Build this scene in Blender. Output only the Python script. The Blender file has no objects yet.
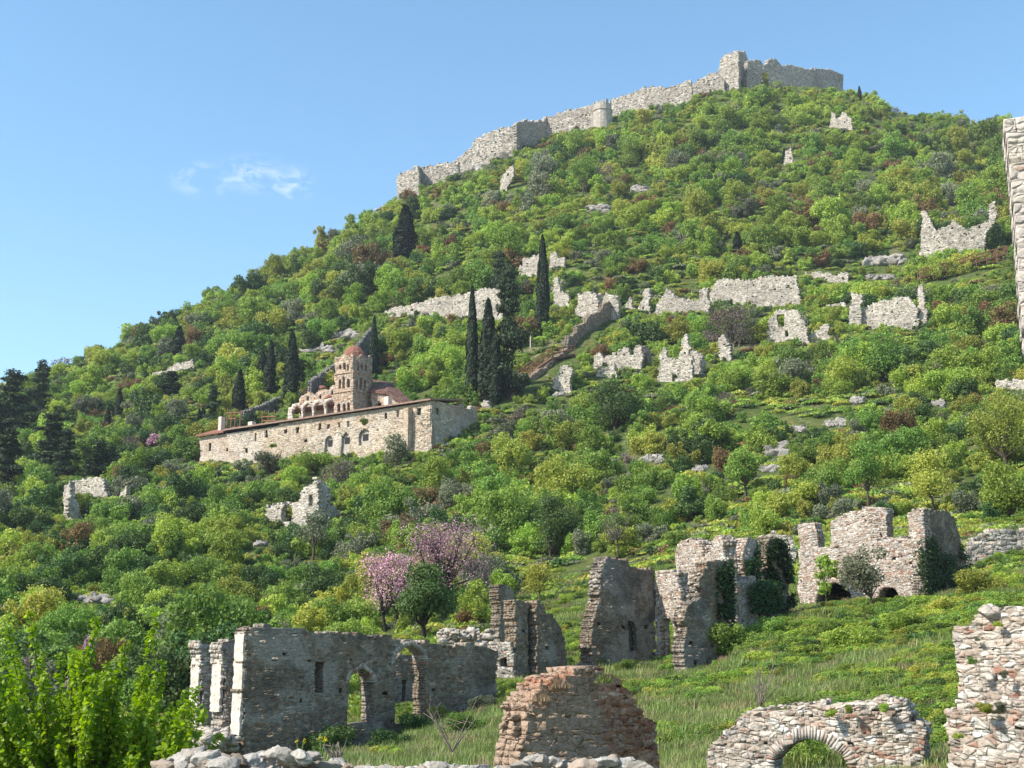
import bpy, math, random
import numpy as np
from mathutils import Vector

# ------------------------------------------------------------------ camera, sky, sun, exposure
R = math.radians
scene = bpy.context.scene
COL = scene.collection
F = 1236.0
PITCH = R(12.5)
cam_d = bpy.data.cameras.new("camera")
cam_d.sensor_width = 36.0
cam_d.lens = F / 1024 * 36
cam_d.clip_start = 0.2
cam_d.clip_end = 8000
cam = bpy.data.objects.new("camera", cam_d)
cam.rotation_euler = (R(90) + PITCH, 0, 0)
COL.objects.link(cam)
scene.camera = cam

SUN_EL, SUN_B = 43.0, 24.0          # elevation; degrees behind the picture plane, from the left
sdir = Vector((-math.cos(R(SUN_B)) * math.cos(R(SUN_EL)), -math.sin(R(SUN_B)) * math.cos(R(SUN_EL)), math.sin(R(SUN_EL))))
world = bpy.data.worlds.new("World")
scene.world = world
world.use_nodes = True
wn, wl = world.node_tree.nodes, world.node_tree.links
bg = wn["Background"]
sky = wn.new("ShaderNodeTexSky")
sky.sky_type = 'NISHITA'
sky.sun_disc = False
sky.sun_elevation = R(SUN_EL)
sky.sun_rotation = math.atan2(sdir.x, sdir.y)
sky.altitude = 400
sky.air_density = 1.0
sky.dust_density = 0.6
sky.ozone_density = 1.6
hs = wn.new("ShaderNodeHueSaturation")
hs.inputs['Saturation'].default_value = 1.12
hs.inputs['Value'].default_value = 1.1
hs.inputs['Hue'].default_value = .488
wl.new(sky.outputs[0], hs.inputs['Color'])
# thin wisps of cloud in one part of the sky
tc = wn.new("ShaderNodeTexCoord")
def cloud_wisp(px, py, sx, sy, seed):
    a, e, g = (px - 512) / F, CP0 - (384 - py) / F * SP0, SP0 + (384 - py) / F * CP0
    d = Vector((a, e, g)).normalized(); rt = Vector((d.y, -d.x, 0)).normalized(); up = rt.cross(d)
    m = wn.new("ShaderNodeMapping"); 
    def dot(v, k):
        n = wn.new("ShaderNodeVectorMath"); n.operation = 'DOT_PRODUCT'; wl.new(tc.outputs['Generated'], n.inputs[0]); n.inputs[1].default_value = v
        q = wn.new("ShaderNodeMath"); q.operation = 'DIVIDE'; wl.new(n.outputs['Value'], q.inputs[0]); q.inputs[1].default_value = k; return q.outputs[0]
    def sub(x, v):
        q = wn.new("ShaderNodeMath"); q.operation = 'SUBTRACT'; wl.new(x, q.inputs[0]); q.inputs[1].default_value = v; return q.outputs[0]
    cx = dot(rt, sx / F); cy = dot(up, sy / F); cz = sub(dot(d, .02), 50)
    cb = wn.new("ShaderNodeCombineXYZ"); wl.new(cx, cb.inputs[0]); wl.new(cy, cb.inputs[1]); wl.new(cz, cb.inputs[2])
    ln = wn.new("ShaderNodeVectorMath"); ln.operation = 'LENGTH'; wl.new(cb.outputs[0], ln.inputs[0])
    fall = wn.new("ShaderNodeMapRange"); fall.interpolation_type = 'SMOOTHSTEP'; wl.new(ln.outputs['Value'], fall.inputs[0])
    fall.inputs[1].default_value = .1; fall.inputs[2].default_value = 1.0; fall.inputs[3].default_value = 1; fall.inputs[4].default_value = 0
    nz = wn.new("ShaderNodeTexNoise"); nz.noise_dimensions = '4D'; nz.inputs['W'].default_value = seed; nz.inputs['Scale'].default_value = 1.3; nz.inputs['Detail'].default_value = 6; nz.inputs['Roughness'].default_value = .62; nz.inputs['Distortion'].default_value = .8
    wl.new(cb.outputs[0], nz.inputs['Vector'])
    mr = wn.new("ShaderNodeMapRange"); wl.new(nz.outputs[0], mr.inputs[0]); mr.inputs[1].default_value = .47; mr.inputs[2].default_value = .74; mr.inputs[4].default_value = .75
    mu = wn.new("ShaderNodeMath"); mu.operation = 'MULTIPLY'; wl.new(fall.outputs[0], mu.inputs[0]); wl.new(mr.outputs[0], mu.inputs[1])
    return mu.outputs[0]
CP0, SP0 = math.cos(PITCH), math.sin(PITCH)
src_ = hs.outputs[0]
for w_ in ((200, 180, 36, 22, 1.2), (252, 174, 46, 24, 4.7), (290, 183, 34, 22, 8.1)):
    f_ = cloud_wisp(*w_)
    mxn = wn.new("ShaderNodeMix"); mxn.data_type = 'RGBA'; wl.new(f_, mxn.inputs[0]); wl.new(src_, mxn.inputs[6]); mxn.inputs[7].default_value = (5.2, 5.6, 6.2, 1)
    src_ = mxn.outputs[2]
wl.new(src_, bg.inputs[0])
bg.inputs[1].default_value = 0.15
sun_d = bpy.data.lights.new("sun", 'SUN')
sun_d.energy = 5.0
sun_d.angle = R(0.5)
sun_d.color = (1.0, 0.94, 0.84)
sun = bpy.data.objects.new("sun", sun_d)
sun.rotation_euler = (-sdir).to_track_quat('-Z', 'Y').to_euler()
COL.objects.link(sun)
scene.view_settings.view_transform = 'Standard'
scene.view_settings.look = 'None'
scene.view_settings.gamma = 1
scene.view_settings.exposure = 0.72
scene.cycles.max_bounces = 6
scene.cycles.diffuse_bounces = 3
scene.cycles.transmission_bounces = 3
scene.cycles.volume_bounces = 0
scene.cycles.use_denoising = True
scene.cycles.caustics_reflective = False
scene.cycles.caustics_refractive = False

rng = np.random.default_rng(7)
random.seed(7)

# ------------------------------------------------------------------ pixel <-> world helpers (authoring only)
CP, SP = math.cos(PITCH), math.sin(PITCH)
def ray(px, py):
    a = (px - 512) / F; b = (384 - py) / F
    return a, CP - b * SP, SP + b * CP
def ut(px, py):
    a, e, g = ray(px, py)
    return a / e, g / e
def P(px, py, Y):
    u, t = ut(px, py)
    return Vector((u * Y, Y, t * Y))
def proj(x, y, z):
    dep = y * CP + z * SP
    return 512 + F * x / dep, 384 - F * (-y * SP + z * CP) / dep

# ------------------------------------------------------------------ noise
def _hash(ix, iy, seed):
    v = np.sin(ix * 127.1 + iy * 311.7 + seed * 74.7) * 43758.5453
    return v - np.floor(v)
def vnoise(x, y, seed=0):
    x = np.asarray(x, float); y = np.asarray(y, float)
    ix, iy = np.floor(x), np.floor(y)
    fx, fy = x - ix, y - iy
    fx = fx * fx * (3 - 2 * fx); fy = fy * fy * (3 - 2 * fy)
    a = _hash(ix, iy, seed); b = _hash(ix + 1, iy, seed); c = _hash(ix, iy + 1, seed); d = _hash(ix + 1, iy + 1, seed)
    return (a + (b - a) * fx) * (1 - fy) + (c + (d - c) * fx) * fy
def fbm(x, y, seed=0, o=3):
    s, a, t = 0, 1.0, 0
    for i in range(o):
        s = s + a * vnoise(x * 2 ** i, y * 2 ** i, seed + i * 13); t += a; a *= .5
    return s / t - .5

# ------------------------------------------------------------------ terrain: contour rows running across the slope, each (px, py, distance)
def zrow(Y, pts):                    # a row at one distance given by heights
    out = []
    for px, z in pts:
        t = z / Y
        out.append(((px - 512) / F / (CP - SP * 0), math.log(Y), t))
    return out
def prow(pts):
    out = []
    for px, py, Y in pts:
        u, t = ut(px, py)
        out.append((u, math.log(Y), t))
    return out
RIDGE = [(-400, 490, 370), (-100, 437, 385), (0, 397, 400), (30, 390, 402), (60, 376, 410), (130, 342, 425), (210, 299, 437), (300, 257, 450), (330, 242, 452), (400, 199, 455), (440, 181, 460), (500, 154, 465),
         (545, 137, 470), (600, 120, 474), (680, 98, 480), (720, 84, 482), (790, 82, 484), (845, 88, 485), (900, 114, 485), (1000, 129, 482), (1100, 142, 478), (1300, 180, 470), (1500, 240, 450)]
ROWS = [
    zrow(2.5, [(-900, -1.75), (2000, -1.75)]),
    zrow(11, [(-900, -1.85), (300, -1.8), (700, -1.8), (2000, -1.7)]),
    zrow(32, [(-900, -4.6), (100, -4.2), (300, -3.8), (500, -3.0), (700, -2.5), (850, -2.3), (1024, -1.9), (2000, -0.5)]),
    zrow(50, [(-900, -4.6), (100, -4.1), (240, -3.8), (400, -3.1), (500, -2.0), (600, -1.4), (690, -1.2), (760, -.6), (850, .1), (950, 1.0), (1024, 1.6), (2000, 5)]),
    zrow(61, [(-900, -4.2), (100, -3.4), (300, -2.2), (450, -1.1), (560, -.8), (660, -.75), (700, -.4), (760, .9), (850, 1.6), (950, 2.6), (1024, 3.3), (2000, 8)]),
    zrow(75, [(-900, -3.5), (100, -2.2), (300, -.8), (450, .4), (560, .8), (660, 1.0), (760, 2.7), (850, 3.4), (950, 4.3), (1024, 5.2), (2000, 12)]),
    prow([(-600, 660, 115), (0, 640, 115), (200, 625, 115), (400, 605, 115), (560, 582, 115), (700, 545, 112), (850, 522, 112), (1024, 498, 112), (1500, 420, 112)]),
    prow([(-600, 590, 165), (0, 560, 165), (200, 545, 165), (400, 528, 165), (560, 503, 165), (700, 468, 165), (850, 438, 165), (1024, 412, 165), (1500, 350, 165)]),
    prow([(-600, 530, 225), (0, 495, 225), (200, 474, 225), (330, 462, 215), (430, 446, 205), (560, 415, 212), (700, 388, 215), (850, 362, 215), (1024, 340, 215), (1500, 290, 215)]),
    prow([(-600, 510, 290), (0, 445, 290), (200, 410, 285), (330, 380, 265), (430, 350, 270), (560, 312, 285), (700, 304, 285), (850, 290, 285), (1024, 255, 285), (1500, 240, 280)]),
    prow([(-600, 495, 340), (0, 410, 350), (200, 340, 370), (430, 238, 385), (560, 192, 390), (700, 165, 395), (850, 162, 395), (1024, 180, 390), (1500, 236, 370)]),
    prow(RIDGE),
    [(u, math.log(math.exp(l) + 45), t * .86 * math.exp(l) / (math.exp(l) + 45)) for u, l, t in prow(RIDGE)],
    [(u, math.log(1300), .02) for u, l, t in prow(RIDGE)],
]
NU, NS = 361, 900
UG = np.linspace(-1.5, 1.5, NU)
LG = np.linspace(math.log(2.5), math.log(1300), NS)
KL = np.array([np.interp(UG, [p[0] for p in r], [p[1] for p in r]) for r in ROWS])
KT = np.array([np.interp(UG, [p[0] for p in r], [p[2] for p in r]) for r in ROWS])
TAB = np.zeros((NU, NS))
for i in range(NU):
    l = KL[:, i]; tt = KT[:, i]; zz = tt * np.exp(l)
    TAB[i] = np.interp(LG, l, zz)            # heights
def _smooth(a, k, axis):
    ker = np.exp(-np.linspace(-2, 2, 2 * k + 1) ** 2); ker /= ker.sum()
    pad = [(0, 0), (0, 0)]; pad[axis] = (k, k)
    b = np.pad(a, pad, mode='edge')
    return np.apply_along_axis(lambda v: np.convolve(v, ker, 'valid'), axis, b)
_s1 = _smooth(_smooth(TAB, 7, 1), 4, 0)
_s2 = _smooth(TAB, 4, 0)
_wr = np.array([np.interp(LG, [KL[10, i] , KL[11, i], KL[12, i]], [0, 1, 0]) for i in range(NU)])
TAB = _s1 * (1 - .8 * _wr) + _s2 * .8 * _wr
def H(x, y):
    x = np.asarray(x, float); y = np.asarray(y, float)
    yy = np.clip(y, 2.5, 1299)
    u = np.clip(x / yy, -1.499, 1.499)
    fi = (u + 1.5) / 3.0 * (NU - 1); fj = (np.log(yy) - LG[0]) / (LG[-1] - LG[0]) * (NS - 1)
    i = np.clip(fi.astype(int), 0, NU - 2); j = np.clip(fj.astype(int), 0, NS - 2)
    a = fi - i; b = fj - j
    z = (TAB[i, j] * (1 - a) + TAB[i + 1, j] * a) * (1 - b) + (TAB[i, j + 1] * (1 - a) + TAB[i + 1, j + 1] * a) * b
    amp = np.clip((yy - 15) / 300, 0, 1)
    return z + fbm(x / 16, y / 16, 3, 3) * 2.6 * amp + fbm(x / 3.1, y / 3.1, 5, 2) * (.25 + .55 * amp) * np.clip((yy - 8) / 20, .15, 1)
_LM = np.linspace(math.log(6), math.log(560), 3000)
def hit(px, py):
    u, t = ut(px, py)
    Y = np.exp(_LM)
    h = H(u * Y, Y) - t * Y
    k = np.nonzero(h > 0)[0]
    return float(Y[k[0]]) if len(k) else float(Y[np.argmax(h / Y)])
def hz(x, y):
    return float(H(np.array([x]), np.array([y]))[0])

# ------------------------------------------------------------------ object helpers
def tag(o, label, cat, group=None, kind='thing'):
    o['label'] = label; o['category'] = cat; o['kind'] = kind
    if group: o['group'] = group
    return o
def link(name, me, parent=None):
    o = bpy.data.objects.new(name, me)
    COL.objects.link(o)
    if parent is not None: o.parent = parent
    return o
def empty(name, label, cat, group=None, loc=(0, 0, 0)):
    o = bpy.data.objects.new(name, None)
    o.empty_display_size = .5
    o.location = loc
    COL.objects.link(o)
    return tag(o, label, cat, group)
def mesh_np(name, V, Fc, mats, mi=None, smooth=False):
    """V (n,3); Fc: list of int arrays (m,k) with the same k each"""
    me = bpy.data.meshes.new(name)
    V = np.asarray(V, np.float32)
    me.vertices.add(len(V)); me.vertices.foreach_set('co', V.ravel())
    if isinstance(Fc, np.ndarray): Fc = [Fc]
    loops = np.concatenate([f.ravel() for f in Fc]).astype(np.int32)
    tot = np.concatenate([np.full(len(f), f.shape[1], np.int32) for f in Fc])
    st = np.concatenate([[0], np.cumsum(tot)[:-1]]).astype(np.int32)
    me.loops.add(len(loops)); me.loops.foreach_set('vertex_index', loops)
    me.polygons.add(len(tot)); me.polygons.foreach_set('loop_start', st)
    try: me.polygons.foreach_set('loop_total', tot)
    except Exception: pass
    for m in (mats if isinstance(mats, (list, tuple)) else [mats]): me.materials.append(m)
    if mi is not None: me.polygons.foreach_set('material_index', np.asarray(mi, np.int32))
    if smooth: me.polygons.foreach_set('use_smooth', np.ones(len(tot), bool))
    me.update(calc_edges=True)
    me.validate()
    return me

class MB:
    """collects simple shapes into one mesh"""
    def __init__(s): s.v = []; s.f = []; s.m = []
    def add(s, vs, fs, mi=0):
        n = len(s.v); s.v += [tuple(v) for v in vs]; s.f += [tuple(i + n for i in f) for f in fs]; s.m += [mi] * len(fs)
    def hexa(s, p, mi=0):            # 8 corners: bottom 4 then top 4
        s.add(p, [(3, 2, 1, 0), (4, 5, 6, 7), (0, 1, 5, 4), (1, 2, 6, 5), (2, 3, 7, 6), (3, 0, 4, 7)], mi)
    def bar(s, a, b, r, n=6, r2=None, mi=0):
        a = Vector(a); b = Vector(b); d = (b - a)
        if d.length < 1e-6: return
        d.normalize(); q = d.orthogonal().normalized(); w = d.cross(q); r2 = r if r2 is None else r2
        vs = [a + (q * math.cos(2 * math.pi * k / n) + w * math.sin(2 * math.pi * k / n)) * r for k in range(n)]
        vs += [b + (q * math.cos(2 * math.pi * k / n) + w * math.sin(2 * math.pi * k / n)) * r2 for k in range(n)]
        s.add(vs, [(k, (k + 1) % n, n + (k + 1) % n, n + k) for k in range(n)] + [tuple(range(n))[::-1], tuple(range(n, 2 * n))], mi)
    def lathe(s, c, prof, n=16, mi=0, rot=0.0):
        c = Vector(c); vs = []
        for r, z in prof:
            vs += [c + Vector((r * math.cos(rot + 2 * math.pi * k / n), r * math.sin(rot + 2 * math.pi * k / n), z)) for k in range(n)]
        fs = []
        for j in range(len(prof) - 1):
            fs += [(j * n + k, j * n + (k + 1) % n, (j + 1) * n + (k + 1) % n, (j + 1) * n + k) for k in range(n)]
        fs += [tuple(range(n))[::-1], tuple(range((len(prof) - 1) * n, len(prof) * n))]
        s.add(vs, fs, mi)
    def build(s, name, mats, parent=None, smooth=False):
        me = bpy.data.meshes.new(name)
        me.from_pydata(s.v, [], s.f)
        for m in (mats if isinstance(mats, (list, tuple)) else [mats]): me.materials.append(m)
        me.polygons.foreach_set('material_index', s.m)
        if smooth: me.polygons.foreach_set('use_smooth', [True] * len(s.f))
        me.update()
        return link(name, me, parent)

# ------------------------------------------------------------------ materials
def new_mat(name):
    m = bpy.data.materials.new(name); m.use_nodes = True
    nt = m.node_tree
    return m, nt, nt.nodes, nt.links, nt.nodes['Principled BSDF']
def ramp(nodes, stops, interp='LINEAR'):
    r = nodes.new('ShaderNodeValToRGB'); r.color_ramp.interpolation = interp
    e = r.color_ramp.elements
    while len(e) < len(stops): e.new(.5)
    for q, (p, c) in zip(e, stops):
        q.position = p; q.color = (*c, 1)
    return r
def mixc(nt, fac, a, b, mode='MIX'):
    n = nt.nodes.new('ShaderNodeMix'); n.data_type = 'RGBA'; n.blend_type = mode
    def put(sock, v):
        if isinstance(v, bpy.types.NodeSocket): nt.links.new(v, sock)
        elif isinstance(v, (int, float)): sock.default_value = v
        else: sock.default_value = (*v, 1)
    put(n.inputs[0], fac); put(n.inputs[6], a); put(n.inputs[7], b)
    return n.outputs[2]
def noise(nt, scale, detail=4, rough=.6, coord=None, dist=0.0):
    n = nt.nodes.new('ShaderNodeTexNoise')
    n.inputs['Scale'].default_value = scale; n.inputs['Detail'].default_value = detail; n.inputs['Roughness'].default_value = rough
    n.inputs['Distortion'].default_value = dist
    if coord is not None: nt.links.new(coord, n.inputs['Vector'])
    return n.outputs[0]
def mapr(nt, v, a, b, c=0.0, d=1.0):
    n = nt.nodes.new('ShaderNodeMapRange'); nt.links.new(v, n.inputs[0])
    n.inputs[1].default_value = a; n.inputs[2].default_value = b; n.inputs[3].default_value = c; n.inputs[4].default_value = d
    return n.outputs[0]
def bump(nt, h, bsdf, dist=.02, strength=.6):
    n = nt.nodes.new('ShaderNodeBump'); n.inputs['Strength'].default_value = strength; n.inputs['Distance'].default_value = dist
    nt.links.new(h, n.inputs['Height']); nt.links.new(n.outputs[0], bsdf.inputs['Normal'])
def gcoord(nt):
    return nt.nodes.new('ShaderNodeTexCoord').outputs['Object']

def stone_mat(name, stops, stain=(.16, .15, .14), stain_amt=.5, scale=1.0, plaster=None, plaster_amt=0.0, bumpd=.02, cell=None, mortar=(.38, .335, .28), joint=.07):
    """stone; with cell: irregular rubble masonry of about that stone size, laid flat in mortar"""
    m, nt, N, L, b = new_mat(name)
    co = gcoord(nt)
    h = None
    if cell:
        wp = N.new('ShaderNodeTexNoise'); wp.inputs['Scale'].default_value = .8 / cell; wp.inputs['Detail'].default_value = 2; L.new(co, wp.inputs['Vector'])
        ad = N.new('ShaderNodeVectorMath'); ad.operation = 'MULTIPLY_ADD'; L.new(wp.outputs['Color'], ad.inputs[0]); ad.inputs[1].default_value = (cell * .7,) * 3; L.new(co, ad.inputs[2])
        mp = N.new('ShaderNodeVectorMath'); mp.operation = 'MULTIPLY'; L.new(ad.outputs[0], mp.inputs[0]); mp.inputs[1].default_value = (1 / cell, 1 / cell, 1.75 / cell)
        v1 = N.new('ShaderNodeTexVoronoi'); v1.inputs['Scale'].default_value = 1; L.new(mp.outputs[0], v1.inputs['Vector'])
        v2 = N.new('ShaderNodeTexVoronoi'); v2.feature = 'DISTANCE_TO_EDGE'; v2.inputs['Scale'].default_value = 1; L.new(mp.outputs[0], v2.inputs['Vector'])
        sx = N.new('ShaderNodeSeparateXYZ'); L.new(v1.outputs['Color'], sx.inputs[0])
        c = ramp_out(nt, sx.outputs[0], stops, 'CONSTANT')
        c = mixc(nt, .5, c, ramp_out(nt, sx.outputs[1], [(0, (.62, .60, .58)), (1, (1.3, 1.28, 1.25))]), 'MULTIPLY')
        jm = mapr(nt, v2.outputs['Distance'], joint * .4, joint * 1.3, 1, 0)
        c = mixc(nt, jm, c, mortar)
        h = mapr(nt, v2.outputs['Distance'], 0, .22)
    else:
        geo = N.new('ShaderNodeNewGeometry')
        c = ramp_out(nt, geo.outputs['Random Per Island'], stops, 'CONSTANT')
    n1 = noise(nt, 6 / scale, 6, .68, co)
    c = mixc(nt, .6, c, ramp_out(nt, n1, [(.3, (.36, .34, .32)), (.68, (1.32, 1.29, 1.24))]), 'MULTIPLY')
    n2 = noise(nt, .55 / scale, 5, .62, co, .6)
    if plaster:
        n4 = noise(nt, .42 / scale, 6, .6, co, .3)
        pm = mapr(nt, n4, .56 - plaster_amt * .2, .62 - plaster_amt * .2)
        c = mixc(nt, pm, c, mixc(nt, .6, plaster, ramp_out(nt, n1, [(.3, (.5, .48, .46)), (.7, (1.2, 1.18, 1.15))]), 'MULTIPLY'))
    c = mixc(nt, mapr(nt, n2, .48, .70, 0, stain_amt), c, stain)
    # pocks and open joints
    n5 = noise(nt, 3.2 / (cell or .5), 3, .6, co)
    c = mixc(nt, mapr(nt, n5, .63, .70, 0, .8), c, (.07, .06, .05))
    L.new(c, b.inputs['Base Color'])
    b.inputs['Roughness'].default_value = .94
    b.inputs['Specular IOR Level'].default_value = .12
    n3 = noise(nt, 22 / scale, 5, .75, co)
    if h is not None:
        ma = N.new('ShaderNodeMath'); ma.operation = 'MULTIPLY_ADD'; L.new(n3, ma.inputs[0]); ma.inputs[1].default_value = .8; L.new(h, ma.inputs[2])
        bump(nt, ma.outputs[0], b, cell * (.11 if cell < .3 else .05), .9)
    else:
        bump(nt, n3, b, bumpd * scale, .8)
    return m
def ramp_out(nt, v, stops, interp='LINEAR'):
    r = ramp(nt.nodes, stops, interp); nt.links.new(v, r.inputs[0]); return r.outputs[0]

def plain_mat(name, col, rough=.85, var=.25, scale=3.0, bumpd=.01):
    m, nt, N, L, b = new_mat(name)
    co = gcoord(nt); n1 = noise(nt, scale, 5, .6, co)
    lo = tuple(c * (1 - var) for c in col); hi = tuple(min(1, c * (1 + var)) for c in col)
    L.new(ramp_out(nt, n1, [(.3, lo), (.7, hi)]), b.inputs['Base Color'])
    b.inputs['Roughness'].default_value = rough
    b.inputs['Specular IOR Level'].default_value = .2
    bump(nt, noise(nt, scale * 6, 3, .6, co), b, bumpd, .5)
    return m

def leaf_mat(name, cols, trans=.35, rough=.55, objvar=.30):
    """cols: two or three leaf colours of one plant; every leaf and every plant differs a little"""
    m, nt, N, L, b = new_mat(name)
    geo = N.new('ShaderNodeNewGeometry'); oi = N.new('ShaderNodeObjectInfo')
    k = len(cols)
    c = ramp_out(nt, geo.outputs['Random Per Island'], [(i / max(1, k - 1), q) for i, q in enumerate(cols)])
    hsv = N.new('ShaderNodeHueSaturation')
    L.new(c, hsv.inputs['Color'])
    L.new(mapr(nt, oi.outputs['Random'], 0, 1, 1 - objvar, 1 + objvar), hsv.inputs['Value'])
    mu = N.new('ShaderNodeMath'); mu.operation = 'MULTIPLY'; mu.inputs[1].default_value = 7.31; L.new(oi.outputs['Random'], mu.inputs[0])
    fr = N.new('ShaderNodeMath'); fr.operation = 'FRACT'; L.new(mu.outputs[0], fr.inputs[0])
    L.new(mapr(nt, fr.outputs[0], 0, 1, .474, .508), hsv.inputs['Hue'])
    L.new(hsv.outputs[0], b.inputs['Base Color'])
    b.inputs['Roughness'].default_value = rough
    b.inputs['Specular IOR Level'].default_value = .25
    tr = N.new('ShaderNodeBsdfTranslucent')
    h2 = N.new('ShaderNodeHueSaturation'); h2.inputs['Saturation'].default_value = 1.1; h2.inputs['Value'].default_value = 1.3
    L.new(hsv.outputs[0], h2.inputs['Color']); L.new(h2.outputs[0], tr.inputs[0])
    mx = N.new('ShaderNodeMixShader'); mx.inputs[0].default_value = trans
    L.new(b.outputs[0], mx.inputs[1]); L.new(tr.outputs[0], mx.inputs[2])
    L.new(mx.outputs[0], N['Material Output'].inputs[0])
    return m

def dim(st, k): return [(p, tuple(q * k for q in c)) for p, c in st]
S_PALE = [(0, (.50, .45, .38)), (.2, (.42, .37, .31)), (.4, (.56, .52, .46)), (.6, (.36, .32, .28)), (.75, (.48, .40, .32)), (.86, (.60, .57, .53)), (.94, (.40, .25, .18))]
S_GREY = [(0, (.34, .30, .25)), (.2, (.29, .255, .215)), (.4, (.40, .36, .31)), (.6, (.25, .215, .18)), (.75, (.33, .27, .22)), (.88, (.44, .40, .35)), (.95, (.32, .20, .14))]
S_BRICK = [(0, (.42, .33, .26)), (.15, (.36, .20, .13)), (.3, (.46, .38, .31)), (.45, (.34, .17, .11)), (.6, (.40, .29, .22)), (.75, (.52, .47, .41)), (.88, (.30, .19, .14))]
S_WARM = [(0, (.52, .44, .37)), (.18, (.45, .37, .30)), (.36, (.58, .52, .46)), (.54, (.42, .31, .25)), (.68, (.40, .23, .17)), (.78, (.54, .46, .40)), (.9, (.62, .59, .56))]
S_FAR = [(0, (.50, .46, .40)), (.25, (.43, .39, .33)), (.5, (.55, .52, .47)), (.75, (.38, .34, .29)), (.9, (.47, .39, .32))]
S_PALE, S_GREY, S_BRICK, S_WARM, S_FAR = dim(S_PALE, .95), [(p, (c[0] * .74, c[1] * .66, c[2] * .56)) for p, c in S_GREY], [(p, (c[0] * .92, c[1] * .70, c[2] * .60)) for p, c in S_BRICK], dim(S_WARM, .95), dim(S_FAR, 1.05)  # grey tones lowered to hold the shade of the fronts
M_PALE = stone_mat('pale_rubble_stone', S_PALE, cell=.22)
M_GREY = stone_mat('shade_toned_weathered_stone', S_GREY, stain=(.075, .066, .058), stain_amt=.85, plaster=(.34, .295, .245), plaster_amt=.25, cell=.22, mortar=(.21, .18, .145))  # weathered stone and stain, darkened further so the tone carries the fronts' shade
M_WARM = stone_mat('warm_mixed_stone', S_WARM, stain_amt=.35, cell=.21)
M_BRICK = stone_mat('brick_and_rubble', S_BRICK, stain=(.20, .14, .11), stain_amt=.5, plaster=(.36, .26, .19), plaster_amt=.4, cell=.095, mortar=(.30, .18, .12))
M_FAR = stone_mat('far_limestone', S_FAR, stain=(.24, .215, .18), stain_amt=.7, scale=5, bumpd=.05, cell=.42, mortar=(.42, .38, .32))
M_CASTLE = stone_mat('castle_limestone', [(p, tuple(k * .92 for k in c)) for p, c in S_FAR], stain=(.24, .205, .17), stain_amt=.75, scale=7, bumpd=.05, cell=.62, mortar=(.38, .345, .30))
M_MON = stone_mat('convent_masonry', [(p, (c[0] * 1.0, c[1] * .91, c[2] * .80)) for p, c in S_FAR], stain=(.33, .20, .13), stain_amt=.6, scale=5, plaster=(.54, .47, .39), plaster_amt=.45, bumpd=.04, cell=.55, mortar=(.45, .39, .32))
M_EDGE = stone_mat('pale_flaking_wall', S_PALE, stain_amt=.4, plaster=(.50, .44, .385), plaster_amt=.75, cell=.12)
M_VOUS = stone_mat('arch_stone', dim(S_WARM, .9), stain_amt=.35)
M_MORT = plain_mat('lime_mortar', (.38, .335, .28), .95, .3, 5)
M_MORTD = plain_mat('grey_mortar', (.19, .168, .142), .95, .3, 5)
M_ROCK = stone_mat('limestone_rock', [(0, (.40, .365, .32)), (.35, (.33, .30, .26)), (.7, (.44, .41, .37)), (.88, (.36, .29, .23))], stain=(.17, .15, .125), stain_amt=.6, scale=1.4)
M_ROCKF = stone_mat('hillside_rock', [(0, (.46, .43, .39)), (.35, (.38, .35, .31)), (.7, (.50, .47, .43))], stain=(.20, .18, .15), stain_amt=.8, scale=7, bumpd=.12)
M_BARK = plain_mat('bark', (.09, .07, .05), .95, .4, 8, .02)
M_BARKD = plain_mat('dark_bark', (.04, .033, .027), .95, .4, 8, .02)
M_TWIG = plain_mat('dry_twig', (.20, .16, .13), .95, .3, 8)
M_ROOF = plain_mat('terracotta_tile', (.225, .10, .07), .9, .6, 7, .05)
M_ROOFD = plain_mat('old_roof_tile', (.26, .17, .13), .9, .4, 3, .05)
M_WHITE = plain_mat('pale_plaster', (.54, .455, .385), .85, .15, 2)
M_CHURCH = stone_mat('church_masonry', [(0, (.47, .38, .29)), (.3, (.40, .31, .23)), (.55, (.52, .44, .35)), (.75, (.38, .22, .15)), (.9, (.50, .42, .34))], stain=(.34, .22, .16), stain_amt=.45, scale=3, bumpd=.03, cell=.4, mortar=(.42, .33, .25))
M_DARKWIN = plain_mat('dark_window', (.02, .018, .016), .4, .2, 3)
M_WOOD = plain_mat('brown_timber', (.16, .085, .05), .8, .3, 5)
M_RUST = plain_mat('rusty_rail', (.22, .10, .06), .7, .3, 6)
M_SHADED = plain_mat('shade_dark_masonry', (.16, .15, .14), .9, .3, 2, .04)  # tone made dark to carry the shade of retaining walls and interiors

# ------------------------------------------------------------------ ground
def ground_mat():
    m, nt, N, L, b = new_mat('hillside_earth_and_grass')
    co = gcoord(nt)
    a = ramp_out(nt, noise(nt, .22, 6, .65, co), [(.30, (.050, .075, .022)), (.5, (.080, .105, .030)), (.68, (.125, .125, .045))])
    dirt = ramp_out(nt, noise(nt, 1.7, 5, .7, co), [(.3, (.13, .10, .065)), (.7, (.26, .22, .16))])
    c = mixc(nt, mapr(nt, noise(nt, .09, 6, .7, co, .5), .56, .68), a, dirt)
    c = mixc(nt, .8, c, ramp_out(nt, noise(nt, .9, 6, .75, co), [(.32, (.35, .38, .30)), (.5, (.9, .95, .8)), (.68, (1.5, 1.4, 1.2))]), 'MULTIPLY')
    c = mixc(nt, mapr(nt, noise(nt, .55, 5, .7, co), .62, .68), c, (.27, .245, .20))
    L.new(c, b.inputs['Base Color']); b.inputs['Roughness'].default_value = 1; b.inputs['Specular IOR Level'].default_value = .1
    bump(nt, noise(nt, 3, 6, .75, co), b, .25, .9)
    return m
M_GROUND = ground_mat()
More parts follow.
